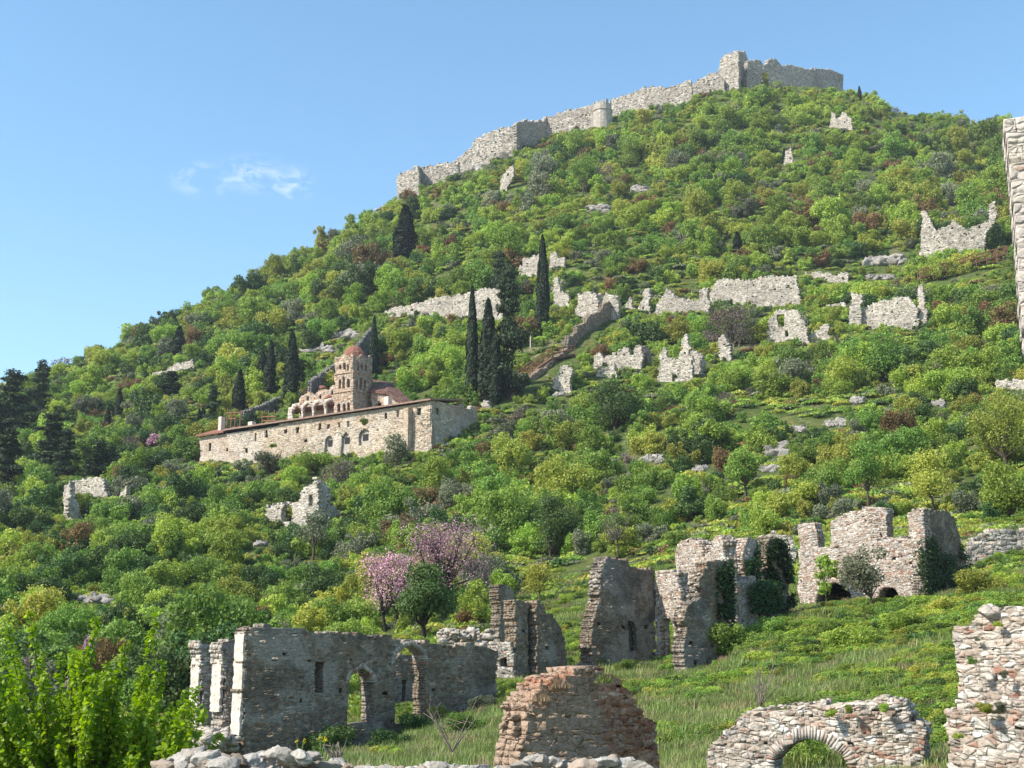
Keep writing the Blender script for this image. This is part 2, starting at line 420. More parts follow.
def build_ground():
    us = np.concatenate([np.linspace(-1.5, -.56, 50)[:-1], np.linspace(-.56, .56, 330), np.linspace(.56, 1.5, 50)[1:]])
    ls = np.concatenate([np.linspace(math.log(2.5), math.log(60), 150)[:-1], np.linspace(math.log(60), math.log(560), 420)[:-1], np.linspace(math.log(560), math.log(1299), 40)])
    U, Lg = np.meshgrid(us, ls)
    Y = np.exp(Lg); X = U * Y
    Z = H(X, Y)
    V = np.stack([X, Y, Z], -1).reshape(-1, 3)
    # apron behind the camera so that the sheet passes under it
    nl, nu = U.shape
    idx = np.arange(nl * nu).reshape(nl, nu)
    Q = np.stack([idx[:-1, :-1], idx[:-1, 1:], idx[1:, 1:], idx[1:, :-1]], -1).reshape(-1, 4)
    me = mesh_np('hillside', V, Q, M_GROUND, smooth=True)
    o = link('hillside', me); o['kind'] = 'structure'; o['label'] = 'steep green scrub hillside rising to a rocky ridge'
    mb = MB()
    mb.add([(-1480, -280, -9), (1480, -280, -9), (1480, 1480, -9), (-1480, 1480, -9)], [(0, 1, 2, 3)])
    g = mb.build('ground', M_GROUND); g['kind'] = 'structure'
    mb = MB()       # the terrace the photographer stands on, behind the first contour row
    xs = np.linspace(-14, 14, 29)
    mb.add([(-14, -12, -1.9), (14, -12, -1.9), (14, 3.2, -1.9), (-14, 3.2, -1.9)], [(0, 1, 2, 3)])
    t = mb.build('terrace', M_GROUND); t['kind'] = 'structure'
build_ground()

# ------------------------------------------------------------------ stone walls
CLEAR = []      # (px array, top, bottom, Y) kept free of plants in front
class Pl:
    """a vertical plane: point A (x, y), direction d"""
    def __init__(s, A, d):
        s.A = np.array(A[:2], float); s.d = np.array(d[:2], float); s.d /= np.linalg.norm(s.d)
        n = np.array([-s.d[1], s.d[0]])
        s.n = n if n[1] > 0 else -n            # points away from the camera
    @staticmethod
    def ang(px, py, Y, deg):
        p = P(px, py, Y); return Pl((p.x, p.y), (math.cos(R(deg)), math.sin(R(deg))))
    @staticmethod
    def two(pa, Ya, pb, Yb):
        a = P(pa[0], pa[1], Ya); b = P(pb[0], pb[1], Yb)
        return Pl((a.x, a.y), (b.x - a.x, b.y - a.y))
    def off(s, b):
        return Pl(s.A + s.n * b, s.d)
    def back(s, px, py):                        # perpendicular plane starting where the pixel meets this plane
        q, z = s.sz(px, py); c = s.A + s.d * q
        return Pl(c, s.n)
    def sz(s, px, py):
        a, e, g = ray(px, py)
        M = np.array([[a, -s.d[0]], [e, -s.d[1]]])
        lam, q = np.linalg.solve(M, s.A)
        return q, lam * g
    def w(s, q, b, z):
        p = s.A + s.d * q + s.n * b
        return Vector((p[0], p[1], z))

def inpoly(poly, x, y):
    x = np.asarray(x, float); y = np.asarray(y, float)
    r = np.zeros(x.shape, bool)
    n = len(poly)
    for i in range(n):
        x1, y1 = poly[i]; x2, y2 = poly[(i + 1) % n]
        if y1 == y2: continue
        c = ((y1 > y) != (y2 > y)) & (x < (x2 - x1) * (y - y1) / (y2 - y1) + x1)
        r ^= c
    return r

def stone_wall(name, pl, path, holes=(), thick=.7, sw=.4, sh=.2, mats=None, parent=None, seed=1, rough=.03, ragged=.12, vouss=None,
               sink=.8, bot=None, niches=(), clear=True, wythes=2, mortar_in=.004, botclear=None, cap=True, warp=1.0, endj=1.0):
    """path: pixels of the outline, from its lower left end over the top to its lower right end, on plane pl.
    holes: (px0, px1, py_top, py_bottom, arched).  Courses of jittered stones on a mortar core."""
    mats = mats or [M_PALE, M_MORT]
    g = np.random.default_rng(seed)
    pts = [pl.sz(*p) for p in path]
    if pts[0][0] > pts[-1][0]: pts = pts[::-1]
    ss = [p[0] for p in pts]
    smin, smax = min(ss), max(ss)
    sv = np.linspace(smin, smax, 40)
    gx = pl.A[0] + pl.d[0] * sv; gy = pl.A[1] + pl.d[1] * sv
    gz = np.minimum(H(gx, gy), H(gx + pl.n[0] * thick, gy + pl.n[1] * thick)) - sink
    if bot is not None: gz = np.full_like(gz, bot)
    zmin = float(min(gz.min(), min(p[1] for p in pts)))
    poly = pts + [(pts[-1][0], zmin - 5), (pts[0][0], zmin - 5)]
    hs = []
    for h in list(holes) + list(niches):
        a = pl.sz(h[0], (h[2] + h[3]) / 2); b = pl.sz(h[1], (h[2] + h[3]) / 2); mx = (h[0] + h[1]) / 2
        t = pl.sz(mx, h[2])[1]; bo = pl.sz(mx, h[3])[1]
        hs.append((min(a[0], b[0]), max(a[0], b[0]), bo, t, bool(h[4]) if len(h) > 4 else False))
    nh = len(holes)
    zmax = max(p[1] for p in pts)
    def hole_span(h, z):
        a, b, z0, z1, arch = h
        if z < z0 or z > z1: return None
        if arch:
            r = (b - a) / 2; zs = z1 - r
            if z > zs:
                w = math.sqrt(max(0, r * r - (z - zs) ** 2)); c = (a + b) / 2
                return (c - w, c + w) if w > .02 else None
        return (a, b)
    mats = [mats[0], mats[0], M_VOUS]
    boxes_s, boxes_m = [], []        # stones: s0,s1,z0,z1,b0,b1,side ; mortar: s0,s1,z0,z1,b0,b1
    z = zmin
    step = sw / 5
    sg = np.arange(smin - sw, smax + sw, step)
    rag = (vnoise(sg / (sw * 2.2), np.full_like(sg, seed * 3.1), seed) - .5) * 2 * ragged
    rag = rag + (np.repeat(g.random(len(sg) // 4 + 1), 4)[:len(sg)] - .5) * 1.3 * ragged
    while z < zmax + ragged:
        hh = sh * g.choice([.7, .85, 1.0, 1.15, 1.4])
        zc = z + hh / 2
        ok = inpoly(poly, sg + (vnoise(np.full_like(sg, zc / (sh * 5)), sg * 0, seed + 5) - .5) * 1.6 * ragged + g.uniform(-.5, .5) * (ragged if ragged > .075 else ragged * .5), zc + rag)
        ok &= zc > np.interp(sg, sv, gz) - hh
        nich = np.zeros_like(ok)
        for k, h in enumerate(hs):
            sp = hole_span(h, zc)
            if sp:
                inside = (sg > sp[0]) & (sg < sp[1])
                if k < nh: ok &= ~inside
                else: nich |= inside
        for back in range(wythes):
            o2 = ok & ~nich if back == 0 else ok
            d = np.diff(np.concatenate([[0], o2.astype(int), [0]]))
            for i0, i1 in zip(np.nonzero(d == 1)[0], np.nonzero(d == -1)[0]):
                a = sg[i0] - step / 2; b = sg[min(i1, len(sg)) - 1] + step / 2
                b0, b1 = (thick * back / wythes, thick * (back + 1) / wythes)
                boxes_m.append((a + .02, b - .02, z, z + hh, b0 + (mortar_in if back == 0 else 0), b1 - (mortar_in if back == wythes - 1 else 0)))
                s = a
                while s < b - 1e-6:
                    w = sw * g.uniform(.4, 1.25) * (hh / sh) ** .4
                    if b - (s + w) < sw * .4: w = b - s
                    q = g.random()
                    if q < .16:
                        zm = z + hh * g.uniform(.35, .65)
                        boxes_s.append((s, s + w, z, zm, b0, b1, back, s == a, s + w >= b))
                        if w > sw * .9:
                            sm_ = s + w * g.uniform(.35, .65)
                            boxes_s.append((s, sm_, zm, z + hh, b0, b1, back, s == a, False)); boxes_s.append((sm_, s + w, zm, z + hh, b0, b1, back, False, s + w >= b))
                        else: boxes_s.append((s, s + w, zm, z + hh, b0, b1, back, s == a, s + w >= b))
                    elif q < .94 or s == a or s + w >= b: boxes_s.append((s, s + w, z, z + hh, b0, b1, back, s == a, s + w >= b))
                    s += w
        z += hh
    B = []
    for q in boxes_s:
        s0_, s1_, z0_, z1_, b0_, b1_, bk, e0, e1 = q
        if not (e0 or e1): B.append(q[:7]); continue
        k = max(1, int(round((b1_ - b0_) / (sw * 1.15))))
        cuts = np.linspace(b0_, b1_, k + 1); cuts[1:-1] += g.uniform(-.25, .25, k - 1) * (b1_ - b0_) / k
        for i in range(k):
            m_ = g.uniform(-.16, .12, 2) * sw * endj
            B.append((s0_ + (m_[0] if e0 else 0), s1_ - (m_[1] if e1 else 0), z0_, z1_, cuts[i] + (0 if i == 0 else .006), cuts[i + 1] - (0 if i == k - 1 else .006), bk))
    B = np.array(B); n = len(B)
    gap = sh * .012
    j = lambda m, a: g.uniform(-a, a, m)
    s0, s1, z0, z1, b0, b1 = (B[:, i] for i in range(6))
    back = B[:, 6]
    dz = g.normal(0, sh * (.05 if rough >= .02 else .01), n)
    s0 = s0 + gap; s1 = s1 - gap; z0 = z0 + gap + dz; z1 = z1 - gap + dz
    ch = np.minimum(np.minimum(s1 - s0, z1 - z0) * .09, .02) * g.uniform(.3, 1.3, n)
    prot = g.uniform(-.8, 1, n) ** 3 * min(rough, .012 + sh * .06)
    # outer plane is b0 for the front wythe, b1 for the back one (single wythe walls have stones front and back through)
    sign = np.where(back == 0, -1.0, 1.0)
    outer = np.where(back == 0, b0, b1) + sign * prot
    rim = outer - sign * ch * (.45 if rough >= .02 else .1)
    inner = np.where(back == 0, b1 - (.01 if wythes > 1 else 0), b0 + .01)
    if wythes == 1: inner = b1
    def corner(sa, za, bb, a):
        return np.stack([sa + j(n, a), bb + j(n, a), za + j(n, a)], -1)
    ja = min(sh * .07, .03) * (1 if rough >= .02 else .35); c2 = ch * 1.0
    rings = [
        [corner(s0, z0, inner, ja * .3), corner(s1, z0, inner, ja * .3), corner(s1, z1, inner, ja * .3), corner(s0, z1, inner, ja * .3)],
        [corner(s0, z0, rim, ja * .5), corner(s1, z0, rim, ja * .5), corner(s1, z1, rim, ja * .5), corner(s0, z1, rim, ja * .5)],
        [corner(s0 + c2, z0 + c2, outer, ja), corner(s1 - c2, z0 + c2, outer, ja), corner(s1 - c2, z1 - c2, outer, ja), corner(s0 + c2, z1 - c2, outer, ja)],
    ]
    Vs = np.stack([p for r in rings for p in r], 1)      # n,12,3
    fq = [(3, 2, 1, 0), (8, 9, 10, 11)]
    for r in (0, 4):
        for k in range(4):
            fq.append((r + k, r + (k + 1) % 4, r + 4 + (k + 1) % 4, r + 4 + k))
    fq = np.array(fq)
    Fs = (np.arange(n)[:, None, None] * 12 + fq[None]).reshape(-1, 4)
    Vl = [Vs.reshape(-1, 3)]; Fl = [Fs]; mi = [np.zeros(len(Fs), int)]
    off = n * 12
    # rubble capping along the broken top: stones laid with a tilt
    Bm = np.array(boxes_m); m = len(Bm)
    cor = np.array([[0, 0, 0], [1, 0, 0], [1, 1, 0], [0, 1, 0], [0, 0, 1], [1, 0, 1], [1, 1, 1], [0, 1, 1]])
    lo = Bm[:, [0, 4, 2]]; hi = Bm[:, [1, 5, 3]]
    Vm = lo[:, None] + (hi - lo)[:, None] * cor[None]
    fm = np.array([(3, 2, 1, 0), (4, 5, 6, 7), (0, 1, 5, 4), (1, 2, 6, 5), (2, 3, 7, 6), (3, 0, 4, 7)])
    Fm = (np.arange(m)[:, None, None] * 8 + fm[None]).reshape(-1, 4) + off
    Vl.append(Vm.reshape(-1, 3)); Fl.append(Fm); mi.append(np.ones(len(Fm), int)); off += m * 8
    # voussoirs round arched holes
    if vouss:
        for h in hs[:nh]:
            if not h[4]: continue
            a, b, zb, zt, _ = h
            r = (b - a) / 2; c = (a + b) / 2; zs = zt - r
            k = max(7, int(math.pi * (r + vouss / 2) / (sh * .62)))
            for q in range(k):
                t0 = math.pi * q / k + .01; t1 = math.pi * (q + 1) / k - .01
                r0 = r - .02; r1 = r + vouss * g.uniform(.85, 1.15)
                pr = .005 + g.uniform(0, .022)
                ring = []
                for bb in (-pr, thick + pr):
                    for rr, tt in ((r0, t0), (r1, t0), (r1, t1), (r0, t1)):
                        ring.append((c + rr * math.cos(tt) + g.uniform(-.01, .01), bb, zs + rr * math.sin(tt) + g.uniform(-.01, .01)))
                Vl.append(np.array(ring)); Fl.append(np.array([(3, 2, 1, 0), (4, 5, 6, 7), (0, 1, 5, 4), (1, 2, 6, 5), (2, 3, 7, 6), (3, 0, 4, 7)]) + off); mi.append(np.full(6, 2)); off += 8
    VV = np.concatenate(Vl)
    ws = sw * 3.2
    VV[:, 2] += (vnoise(VV[:, 0] / ws, VV[:, 2] / ws, seed + 21) - .5) * sh * warp * 1.5 + (vnoise(VV[:, 0] / (sw * 1.3), VV[:, 2] / (sw * 1.3), seed + 22) - .5) * sh * warp * 1.0
    VV[:, 0] += (vnoise(VV[:, 0] / ws, VV[:, 2] / ws, seed + 23) - .5) * sw * warp * .8
    W = np.empty_like(VV)
    W[:, 0] = pl.A[0] + pl.d[0] * VV[:, 0] + pl.n[0] * VV[:, 1]
    W[:, 1] = pl.A[1] + pl.d[1] * VV[:, 0] + pl.n[1] * VV[:, 1]
    W[:, 2] = VV[:, 2]
    FF = np.concatenate(Fl)
    # plane frame is left handed when d x n points down
    if pl.d[0] * pl.n[1] - pl.d[1] * pl.n[0] < 0: FF = FF[:, ::-1]
    me = mesh_np(name, W, FF, mats, np.concatenate(mi))
    o = link(name, me, parent)
    if clear:
        pxs = np.array([p[0] for p in path]); pys = np.array([p[1] for p in path])
        a, b = pxs.min(), pxs.max()
        cx = np.arange(a, b + .1, 2.0)
        zb = np.interp((cx - a) / max(1e-6, b - a), np.linspace(0, 1, 40), gz + sink)
        sx = np.interp((cx - a) / max(1e-6, b - a), [0, 1], [smin, smax])
        pb = []
        for q, zz in zip(sx, zb):
            p = pl.w(q, 0, zz); pb.append(proj(p.x, p.y, p.z)[1])
        pb = np.array(pb) - (1.5 if pl.A[1] < 150 else max(5.0, .2 * (np.max(pb) - pys.min())))
        if botclear is not None: pb = np.minimum(pb, np.interp(cx, [c[0] for c in botclear], [c[1] for c in botclear]))
        yy = pl.A[1] + pl.d[1] * sx
        for q in range(len(cx)): CLEAR.append((cx[q], pys.min(), pb[q], yy[q]))
    return o

def rock_mesh(name, c, size, seed, mat, squash=(1, 1, 1), detail=3, amp=.35, freq=1.7):
    import bmesh
    bm = bmesh.new(); bmesh.ops.create_icosphere(bm, subdivisions=detail, radius=1)
    V = np.array([v.co[:] for v in bm.verts])
    k = np.zeros(len(V))
    for o_ in range(3):
        fq = freq * 2 ** o_
        k += (vnoise(V[:, 0] * fq + seed * 1.7, V[:, 1] * fq + V[:, 2] * fq * .9 + seed, seed + o_) - .5) / 2 ** o_
    V = V * (1 + amp * 2 * k)[:, None]
    # facet: flatten along a few random planes
    g = np.random.default_rng(seed)
    for _ in range(12):
        nn = g.normal(size=3); nn /= np.linalg.norm(nn); dd = V @ nn; lim = g.uniform(.35, .8)
        V -= np.outer(np.clip(dd - lim, 0, None), nn) * .92
    V *= (1 + .24 * (vnoise(V[:, 0] * 5 + seed, V[:, 1] * 5 + V[:, 2] * 4.3, seed) - .5) + .14 * (vnoise(V[:, 0] * 12 + seed, V[:, 1] * 12 + V[:, 2] * 10.3, seed) - .5))[:, None]
    an = g.uniform(0, 6.28); ca_, sa_ = math.cos(an), math.sin(an)
    V = V @ np.array([[ca_, -sa_, 0], [sa_, ca_, 0], [0, 0, 1]])
    V = V * np.array(squash) * size + np.array(c)
    Fc = np.array([[v.index for v in f.verts] for f in bm.faces]); bm.free()
    return V, Fc
def rock_heap(name, centres, mat, parent=None, smooth=False, detail=2, seed=0, amp=.3):
    Vl, Fl, off = [], [], 0
    for i, (c, s, sq) in enumerate(centres):
        V, Fc = rock_mesh('r', c, s, seed + i * 7 + 1, mat, sq, detail, amp)
        Vl.append(V); Fl.append(Fc + off); off += len(V)
    return link(name, mesh_np(name, np.concatenate(Vl), np.concatenate(Fl), mat, smooth=smooth), parent)

# ================================================================== the near ruins
DK = 40.0       # turn of the shaded fronts
LD = -50.0      # turn of the sunlit cross walls (square to them)
G1 = [M_GREY, M_MORTD]  # shade-toned stone for walls facing away from the sun
P1 = [M_PALE, M_MORT]
W1 = [M_WARM, M_MORT]

# --- large roofless house with an arched window
rh = empty('ruined_house', 'long roofless grey stone house ruin with a round arched window and a tall arched opening', 'ruin', 'near ruined houses')
pf = Pl.ang(250, 640, 46, DK)
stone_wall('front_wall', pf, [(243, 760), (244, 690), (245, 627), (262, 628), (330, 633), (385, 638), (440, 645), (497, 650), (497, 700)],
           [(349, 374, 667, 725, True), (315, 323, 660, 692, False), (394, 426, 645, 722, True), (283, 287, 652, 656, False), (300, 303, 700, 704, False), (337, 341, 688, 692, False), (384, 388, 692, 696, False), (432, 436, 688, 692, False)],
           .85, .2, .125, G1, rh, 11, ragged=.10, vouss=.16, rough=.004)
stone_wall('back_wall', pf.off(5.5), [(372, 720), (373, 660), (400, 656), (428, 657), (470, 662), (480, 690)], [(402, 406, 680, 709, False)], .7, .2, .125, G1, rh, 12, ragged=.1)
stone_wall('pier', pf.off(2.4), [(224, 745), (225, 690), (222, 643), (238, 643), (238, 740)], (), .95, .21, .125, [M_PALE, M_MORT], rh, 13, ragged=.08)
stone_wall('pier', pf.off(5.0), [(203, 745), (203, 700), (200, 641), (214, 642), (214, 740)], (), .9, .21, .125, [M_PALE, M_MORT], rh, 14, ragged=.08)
def plaster_end(pl, px, py0, py1, b0, b1, parent, seed):
    gg = np.random.default_rng(seed); q = pl.sz(px, (py0 + py1) / 2)[0]; z0 = pl.sz(px, py1)[1]; z1 = pl.sz(px, py0)[1]
    nz_, nb = 26, 5; vs, fs = [], []
    for i in range(nz_ + 1):
        t = i / nz_
        for j in range(nb + 1):
            e = (gg.uniform(0, .10) if j in (0, nb) else 0)
            b = b0 + (b1 - b0) * j / nb + (e if j == 0 else -e)
            vs.append(pl.w(q - .035 - gg.uniform(0, .018) - (.02 * (1 - t)), b, z0 + (z1 - z0) * t + gg.uniform(-.02, .02)))
    for i in range(nz_):
        for j in range(nb): a = i * (nb + 1) + j; fs.append((a, a + 1, a + nb + 2, a + nb + 1))
    n = len(vs); vs += [v + Vector((pl.d[0], pl.d[1], 0)) * .12 for v in vs]; fs += [tuple(k + n for k in f)[::-1] for f in fs]
    rim = [i * (nb + 1) for i in range(nz_ + 1)] + [nz_ * (nb + 1) + j for j in range(1, nb + 1)] + [i * (nb + 1) + nb for i in range(nz_ - 1, -1, -1)] + [j for j in range(nb - 1, 0, -1)]
    for a, b in zip(rim, rim[1:] + rim[:1]): fs.append((a, a + n, b + n, b))
    mb = MB(); mb.add(vs, fs); mb.build('plaster_facing', M_PLAST, parent)
M_PLAST = stone_mat('flaking_lime_plaster', [(0, (.60, .54, .47)), (.5, (.60, .54, .47))], stain=(.38, .31, .25), stain_amt=.6, scale=1.2)
plaster_end(pf, 244, 632, 735, .04, .80, rh, 1)
plaster_end(pf.off(2.4), 223, 648, 712, .04, .90, rh, 2)
plaster_end(pf.off(5.0), 201, 646, 708, .04, .86, rh, 3)
hp = P(225, 748, 45.5)
o = rock_heap('rubble_bank', [(P(205 + 34 * random.random(), 733 + 16 * random.random(), 45 + 3 * random.random()), random.uniform(.12, .42), (1.2, 1, .8)) for _ in range(60)], M_PALE, None, seed=31)
tag(o, 'bank of pale rubble at the corner of the long roofless house', 'rubble', kind='stuff')

# --- slim pillars beside it
pv = empty('ruined_pillars', 'two tall broken stone piers standing close together with a sloping wall stub', 'ruin', 'near ruined houses')
pp = Pl.ang(512, 640, 60, DK)
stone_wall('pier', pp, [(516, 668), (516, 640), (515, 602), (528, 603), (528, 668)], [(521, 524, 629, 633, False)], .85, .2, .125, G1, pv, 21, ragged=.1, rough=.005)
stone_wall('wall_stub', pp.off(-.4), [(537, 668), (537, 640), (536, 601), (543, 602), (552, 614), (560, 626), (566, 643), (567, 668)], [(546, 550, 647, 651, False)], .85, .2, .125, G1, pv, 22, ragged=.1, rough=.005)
lw = empty('low_ruined_wall', 'low pale stone wall with a dark hole between the long house and two piers', 'ruined wall')
pw = Pl.ang(476, 650, 61, -30)
stone_wall('wall', pw, [(474, 668), (475, 646), (490, 644), (511, 646), (512, 668)], [(499, 507, 658, 668, False)], .6, .21, .125, P1, lw, 23, ragged=.12)
o = rock_heap('rubble_mound', [(P(440 + 52 * random.random(), 630 + 14 * random.random(), 63 + 4 * random.random()), random.uniform(.10, .30), (1.2, 1, .85)) for _ in range(160)], M_PALE, None, seed=51)
tag(o, 'heap of pale fallen stones behind the low end of the long house', 'rubble', kind='stuff')
sm = empty('ruined_wall', 'small dark wall stump with one sunlit edge in the scrub behind the two piers', 'ruined wall')
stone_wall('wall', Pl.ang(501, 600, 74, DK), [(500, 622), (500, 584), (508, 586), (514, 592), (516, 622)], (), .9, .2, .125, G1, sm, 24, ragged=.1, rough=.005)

# --- central two storey house
ch = empty('ruined_house', 'tall broken two storey house ruin with a small arched doorway in the meadow', 'ruin', 'near ruined houses')
pa = Pl.ang(597, 620, 62, DK)
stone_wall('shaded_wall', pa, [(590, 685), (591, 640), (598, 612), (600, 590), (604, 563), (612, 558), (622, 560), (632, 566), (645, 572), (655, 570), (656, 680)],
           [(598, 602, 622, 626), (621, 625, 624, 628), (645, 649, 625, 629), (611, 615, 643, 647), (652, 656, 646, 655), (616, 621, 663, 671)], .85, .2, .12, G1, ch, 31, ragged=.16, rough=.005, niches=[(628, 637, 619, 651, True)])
q = pa.sz(655, 620); cA = pa.w(q[0], 0, 0)
pb_ = Pl((cA.x, cA.y), (math.cos(R(-52)), math.sin(R(-52))))
stone_wall('door_wall', pb_, [(655, 680), (655, 571), (664, 569), (677, 571), (680, 600), (683, 608), (684, 680)], [(660, 675, 617, 666, True)], .7, .21, .12, W1, ch, 32, ragged=.1, vouss=.14)
pt = Pl.two((677, 600), 70, (716, 600), 65.5)
stone_wall('gable_wall', pt, [(676, 680), (676, 548), (681, 542), (690, 540), (698, 541), (702, 548), (704, 556), (711, 556), (712, 540), (718, 535), (723, 540), (725, 680)], [(689, 691, 600, 603)], .8, .21, .12, W1, ch, 33, ragged=.1)
pd_ = Pl.ang(688, 640, 58.5, DK)
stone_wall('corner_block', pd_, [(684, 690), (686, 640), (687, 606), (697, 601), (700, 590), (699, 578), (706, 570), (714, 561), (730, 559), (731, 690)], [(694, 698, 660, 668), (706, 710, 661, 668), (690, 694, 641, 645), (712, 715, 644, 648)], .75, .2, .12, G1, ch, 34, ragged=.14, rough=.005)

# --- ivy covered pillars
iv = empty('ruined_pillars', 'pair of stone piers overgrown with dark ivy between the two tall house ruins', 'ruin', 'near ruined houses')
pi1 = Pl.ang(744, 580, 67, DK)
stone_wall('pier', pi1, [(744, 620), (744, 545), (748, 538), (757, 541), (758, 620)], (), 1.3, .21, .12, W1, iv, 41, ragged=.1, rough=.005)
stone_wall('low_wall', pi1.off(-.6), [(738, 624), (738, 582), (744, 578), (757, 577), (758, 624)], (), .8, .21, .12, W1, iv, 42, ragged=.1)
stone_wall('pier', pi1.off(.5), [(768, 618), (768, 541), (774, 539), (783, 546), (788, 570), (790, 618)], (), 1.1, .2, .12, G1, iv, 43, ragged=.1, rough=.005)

# --- house with two low arches, right
wh = empty('ruined_house', 'pale square house ruin with two low dark arches and a shaded ivy clad end wall', 'ruin', 'near ruined houses')
pr = Pl.two((799, 570), 75.5, (924, 570), 69.5)
stone_wall('front_wall', pr, [(799, 625), (799, 525), (815, 523), (817, 548), (830, 548), (832, 522), (838, 517), (850, 513), (862, 510), (875, 508), (886, 509), (888, 538), (908, 537), (908, 512), (924, 510), (926, 625)],
           [(815, 853, 582, 618, True), (877, 900, 587, 612, True), (891, 895, 555, 560), (911, 915, 563, 568), (914, 917, 550, 555), (856, 859, 517, 520), (880, 883, 533, 536), (817, 820, 557, 560), (911, 914, 581, 584)], .75, .21, .12, W1, wh, 51, ragged=.07, vouss=.16)
pe = pr.back(924, 560)
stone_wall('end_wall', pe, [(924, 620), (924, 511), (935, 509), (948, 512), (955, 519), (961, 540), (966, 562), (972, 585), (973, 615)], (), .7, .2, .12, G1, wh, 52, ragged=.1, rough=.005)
mb = MB()
a0 = pr.sz(801, 600)[0]; a1 = pr.sz(908, 600)[0]; zt = pr.sz(860, 576)[1]; zb = hz(pr.w((a0 + a1) / 2, 2, 0).x, pr.w((a0 + a1) / 2, 2, 0).y)
mb.hexa([pr.w(a0, .9, zt), pr.w(a1, .9, zt), pr.w(a1, 4.2, zt), pr.w(a0, 4.2, zt), pr.w(a0, .9, zt + .35), pr.w(a1, .9, zt + .35), pr.w(a1, 4.2, zt + .35), pr.w(a0, 4.2, zt + .35)])
for s_ in (a0 + .01, (a0 + a1) / 2, a1 - .4):
    mb.hexa([pr.w(s_, .91, zb - 2), pr.w(s_ + .39, .91, zb - 2), pr.w(s_ + .39, 4, zb - 2), pr.w(s_, 4, zb - 2), pr.w(s_, .91, zt - .01), pr.w(s_ + .39, .91, zt - .01), pr.w(s_ + .39, 4, zt - .01), pr.w(s_, 4, zt - .01)])
mb.hexa([pr.w(a0 - .1, 3.9, zb - 2), pr.w(a1 + .1, 3.9, zb - 2), pr.w(a1 + .1, 4.3, zb - 2), pr.w(a0 - .1, 4.3, zb - 2), pr.w(a0 - .1, 3.9, zt + .2), pr.w(a1 + .1, 3.9, zt + .2), pr.w(a1 + .1, 4.3, zt + .2), pr.w(a0 - .1, 4.3, zt + .2)])
mb.build('vault', M_SHADED, wh)
lw2 = empty('ruined_wall', 'low tumbled dry stone wall climbing the grass beside the house with two low arches', 'ruined wall')
stone_wall('wall', Pl.ang(968, 550, 80, 8), [(962, 562), (966, 548), (975, 538), (990, 531), (1005, 529), (1020, 531), (1040, 538), (1060, 555)], (), .7, .34, .2, P1, lw2, 53, ragged=.16)
lw3 = empty('ruined_wall', 'short grey wall top in the scrub above the ivy covered piers', 'ruined wall')
stone_wall('wall', Pl.ang(765, 545, 90, -5), [(757, 548), (760, 536), (775, 533), (792, 537), (796, 548)], (), .7, .4, .22, P1, lw3, 54, ragged=.12)

# --- arch wall at the bottom
aw = empty('arched_wall', 'sunlit rubble wall with one wide round arch at the foot of the meadow', 'ruined wall')
pw_ = Pl.two((707, 740), 26.0, (926, 740), 24.0)
stone_wall('wall', pw_, [(706, 800), (707, 751), (718, 740), (729, 730), (738, 718), (747, 711), (770, 708), (794, 706), (830, 706), (850, 704), (868, 703), (884, 698), (903, 700), (908, 712), (918, 720), (926, 727), (927, 800)], [(771, 850, 739, 840, True)],
           .6, .17, .1, W1, aw, 61, ragged=.05, vouss=.17, rough=.03)
M_BMORT = plain_mat('brown_earth_mortar', (.25, .175, .125), .95, .35, 7)
# --- brick wall stub, centre
bw = empty('brick_wall_stub', 'rounded stub of crumbling red brick and rubble wall with dry grass on its broken top', 'ruined wall')
pbk = Pl.ang(527, 720, 15.6, 38)
stone_wall('wall', pbk, [(523, 840), (523, 722), (528, 704), (540, 691), (556, 680), (574, 671), (592, 668), (605, 674), (620, 683), (635, 698), (648, 718), (656, 735), (662, 760), (666, 840)], (), .5, .125, .075, [M_BRICK, M_BMORT], bw, 62, ragged=.03, rough=.022, warp=2.0)
# --- stepped wall, right edge
rs = empty('stepped_wall', 'pale brick banded rubble wall rising in two steps above a ledge of weeds', 'ruined wall')
pu = Pl.two((957, 660), 21.6, (1040, 660), 20.6)
stone_wall('upper_wall', pu, [(956, 800), (956, 660), (957, 626), (974, 623), (984, 612), (1000, 609), (1024, 611), (1060, 612), (1075, 800)], (), .7, .16, .08, W1, rs, 63, ragged=.05, warp=.8)
stone_wall('lower_wall', pu.off(-.9), [(944, 840), (945, 730), (948, 712), (952, 706), (985, 704), (1020, 706), (1085, 708), (1095, 840)], (), .85, .2, .11, W1, rs, 64, ragged=.06, rough=.06)
o = rock_heap('boulder', [(P(991, 611, 21.2), .24, (1.2, 1, .8))], M_PALE, None, smooth=False, detail=3, seed=5)
tag(o, 'pale boulder lying on top of the stepped brick banded wall', 'boulder')
# --- tall wall at the right edge
tw = empty('tall_wall', 'tall pale ragged wall end rising beside the viewer at the picture edge', 'ruined wall')
stone_wall('wall', Pl.ang(1006, 300, 9.0, -20), [(1046, 1000), (1034, 600), (1030, 440), (1025, 330), (1019, 262), (1014, 205), (1010, 160), (1006, 120), (1025, 115), (1100, 112), (1120, 1000)], (), .6, .2, .11, [M_EDGE, M_MORT], tw, 65, ragged=.012, rough=.006, endj=.2, warp=.5)

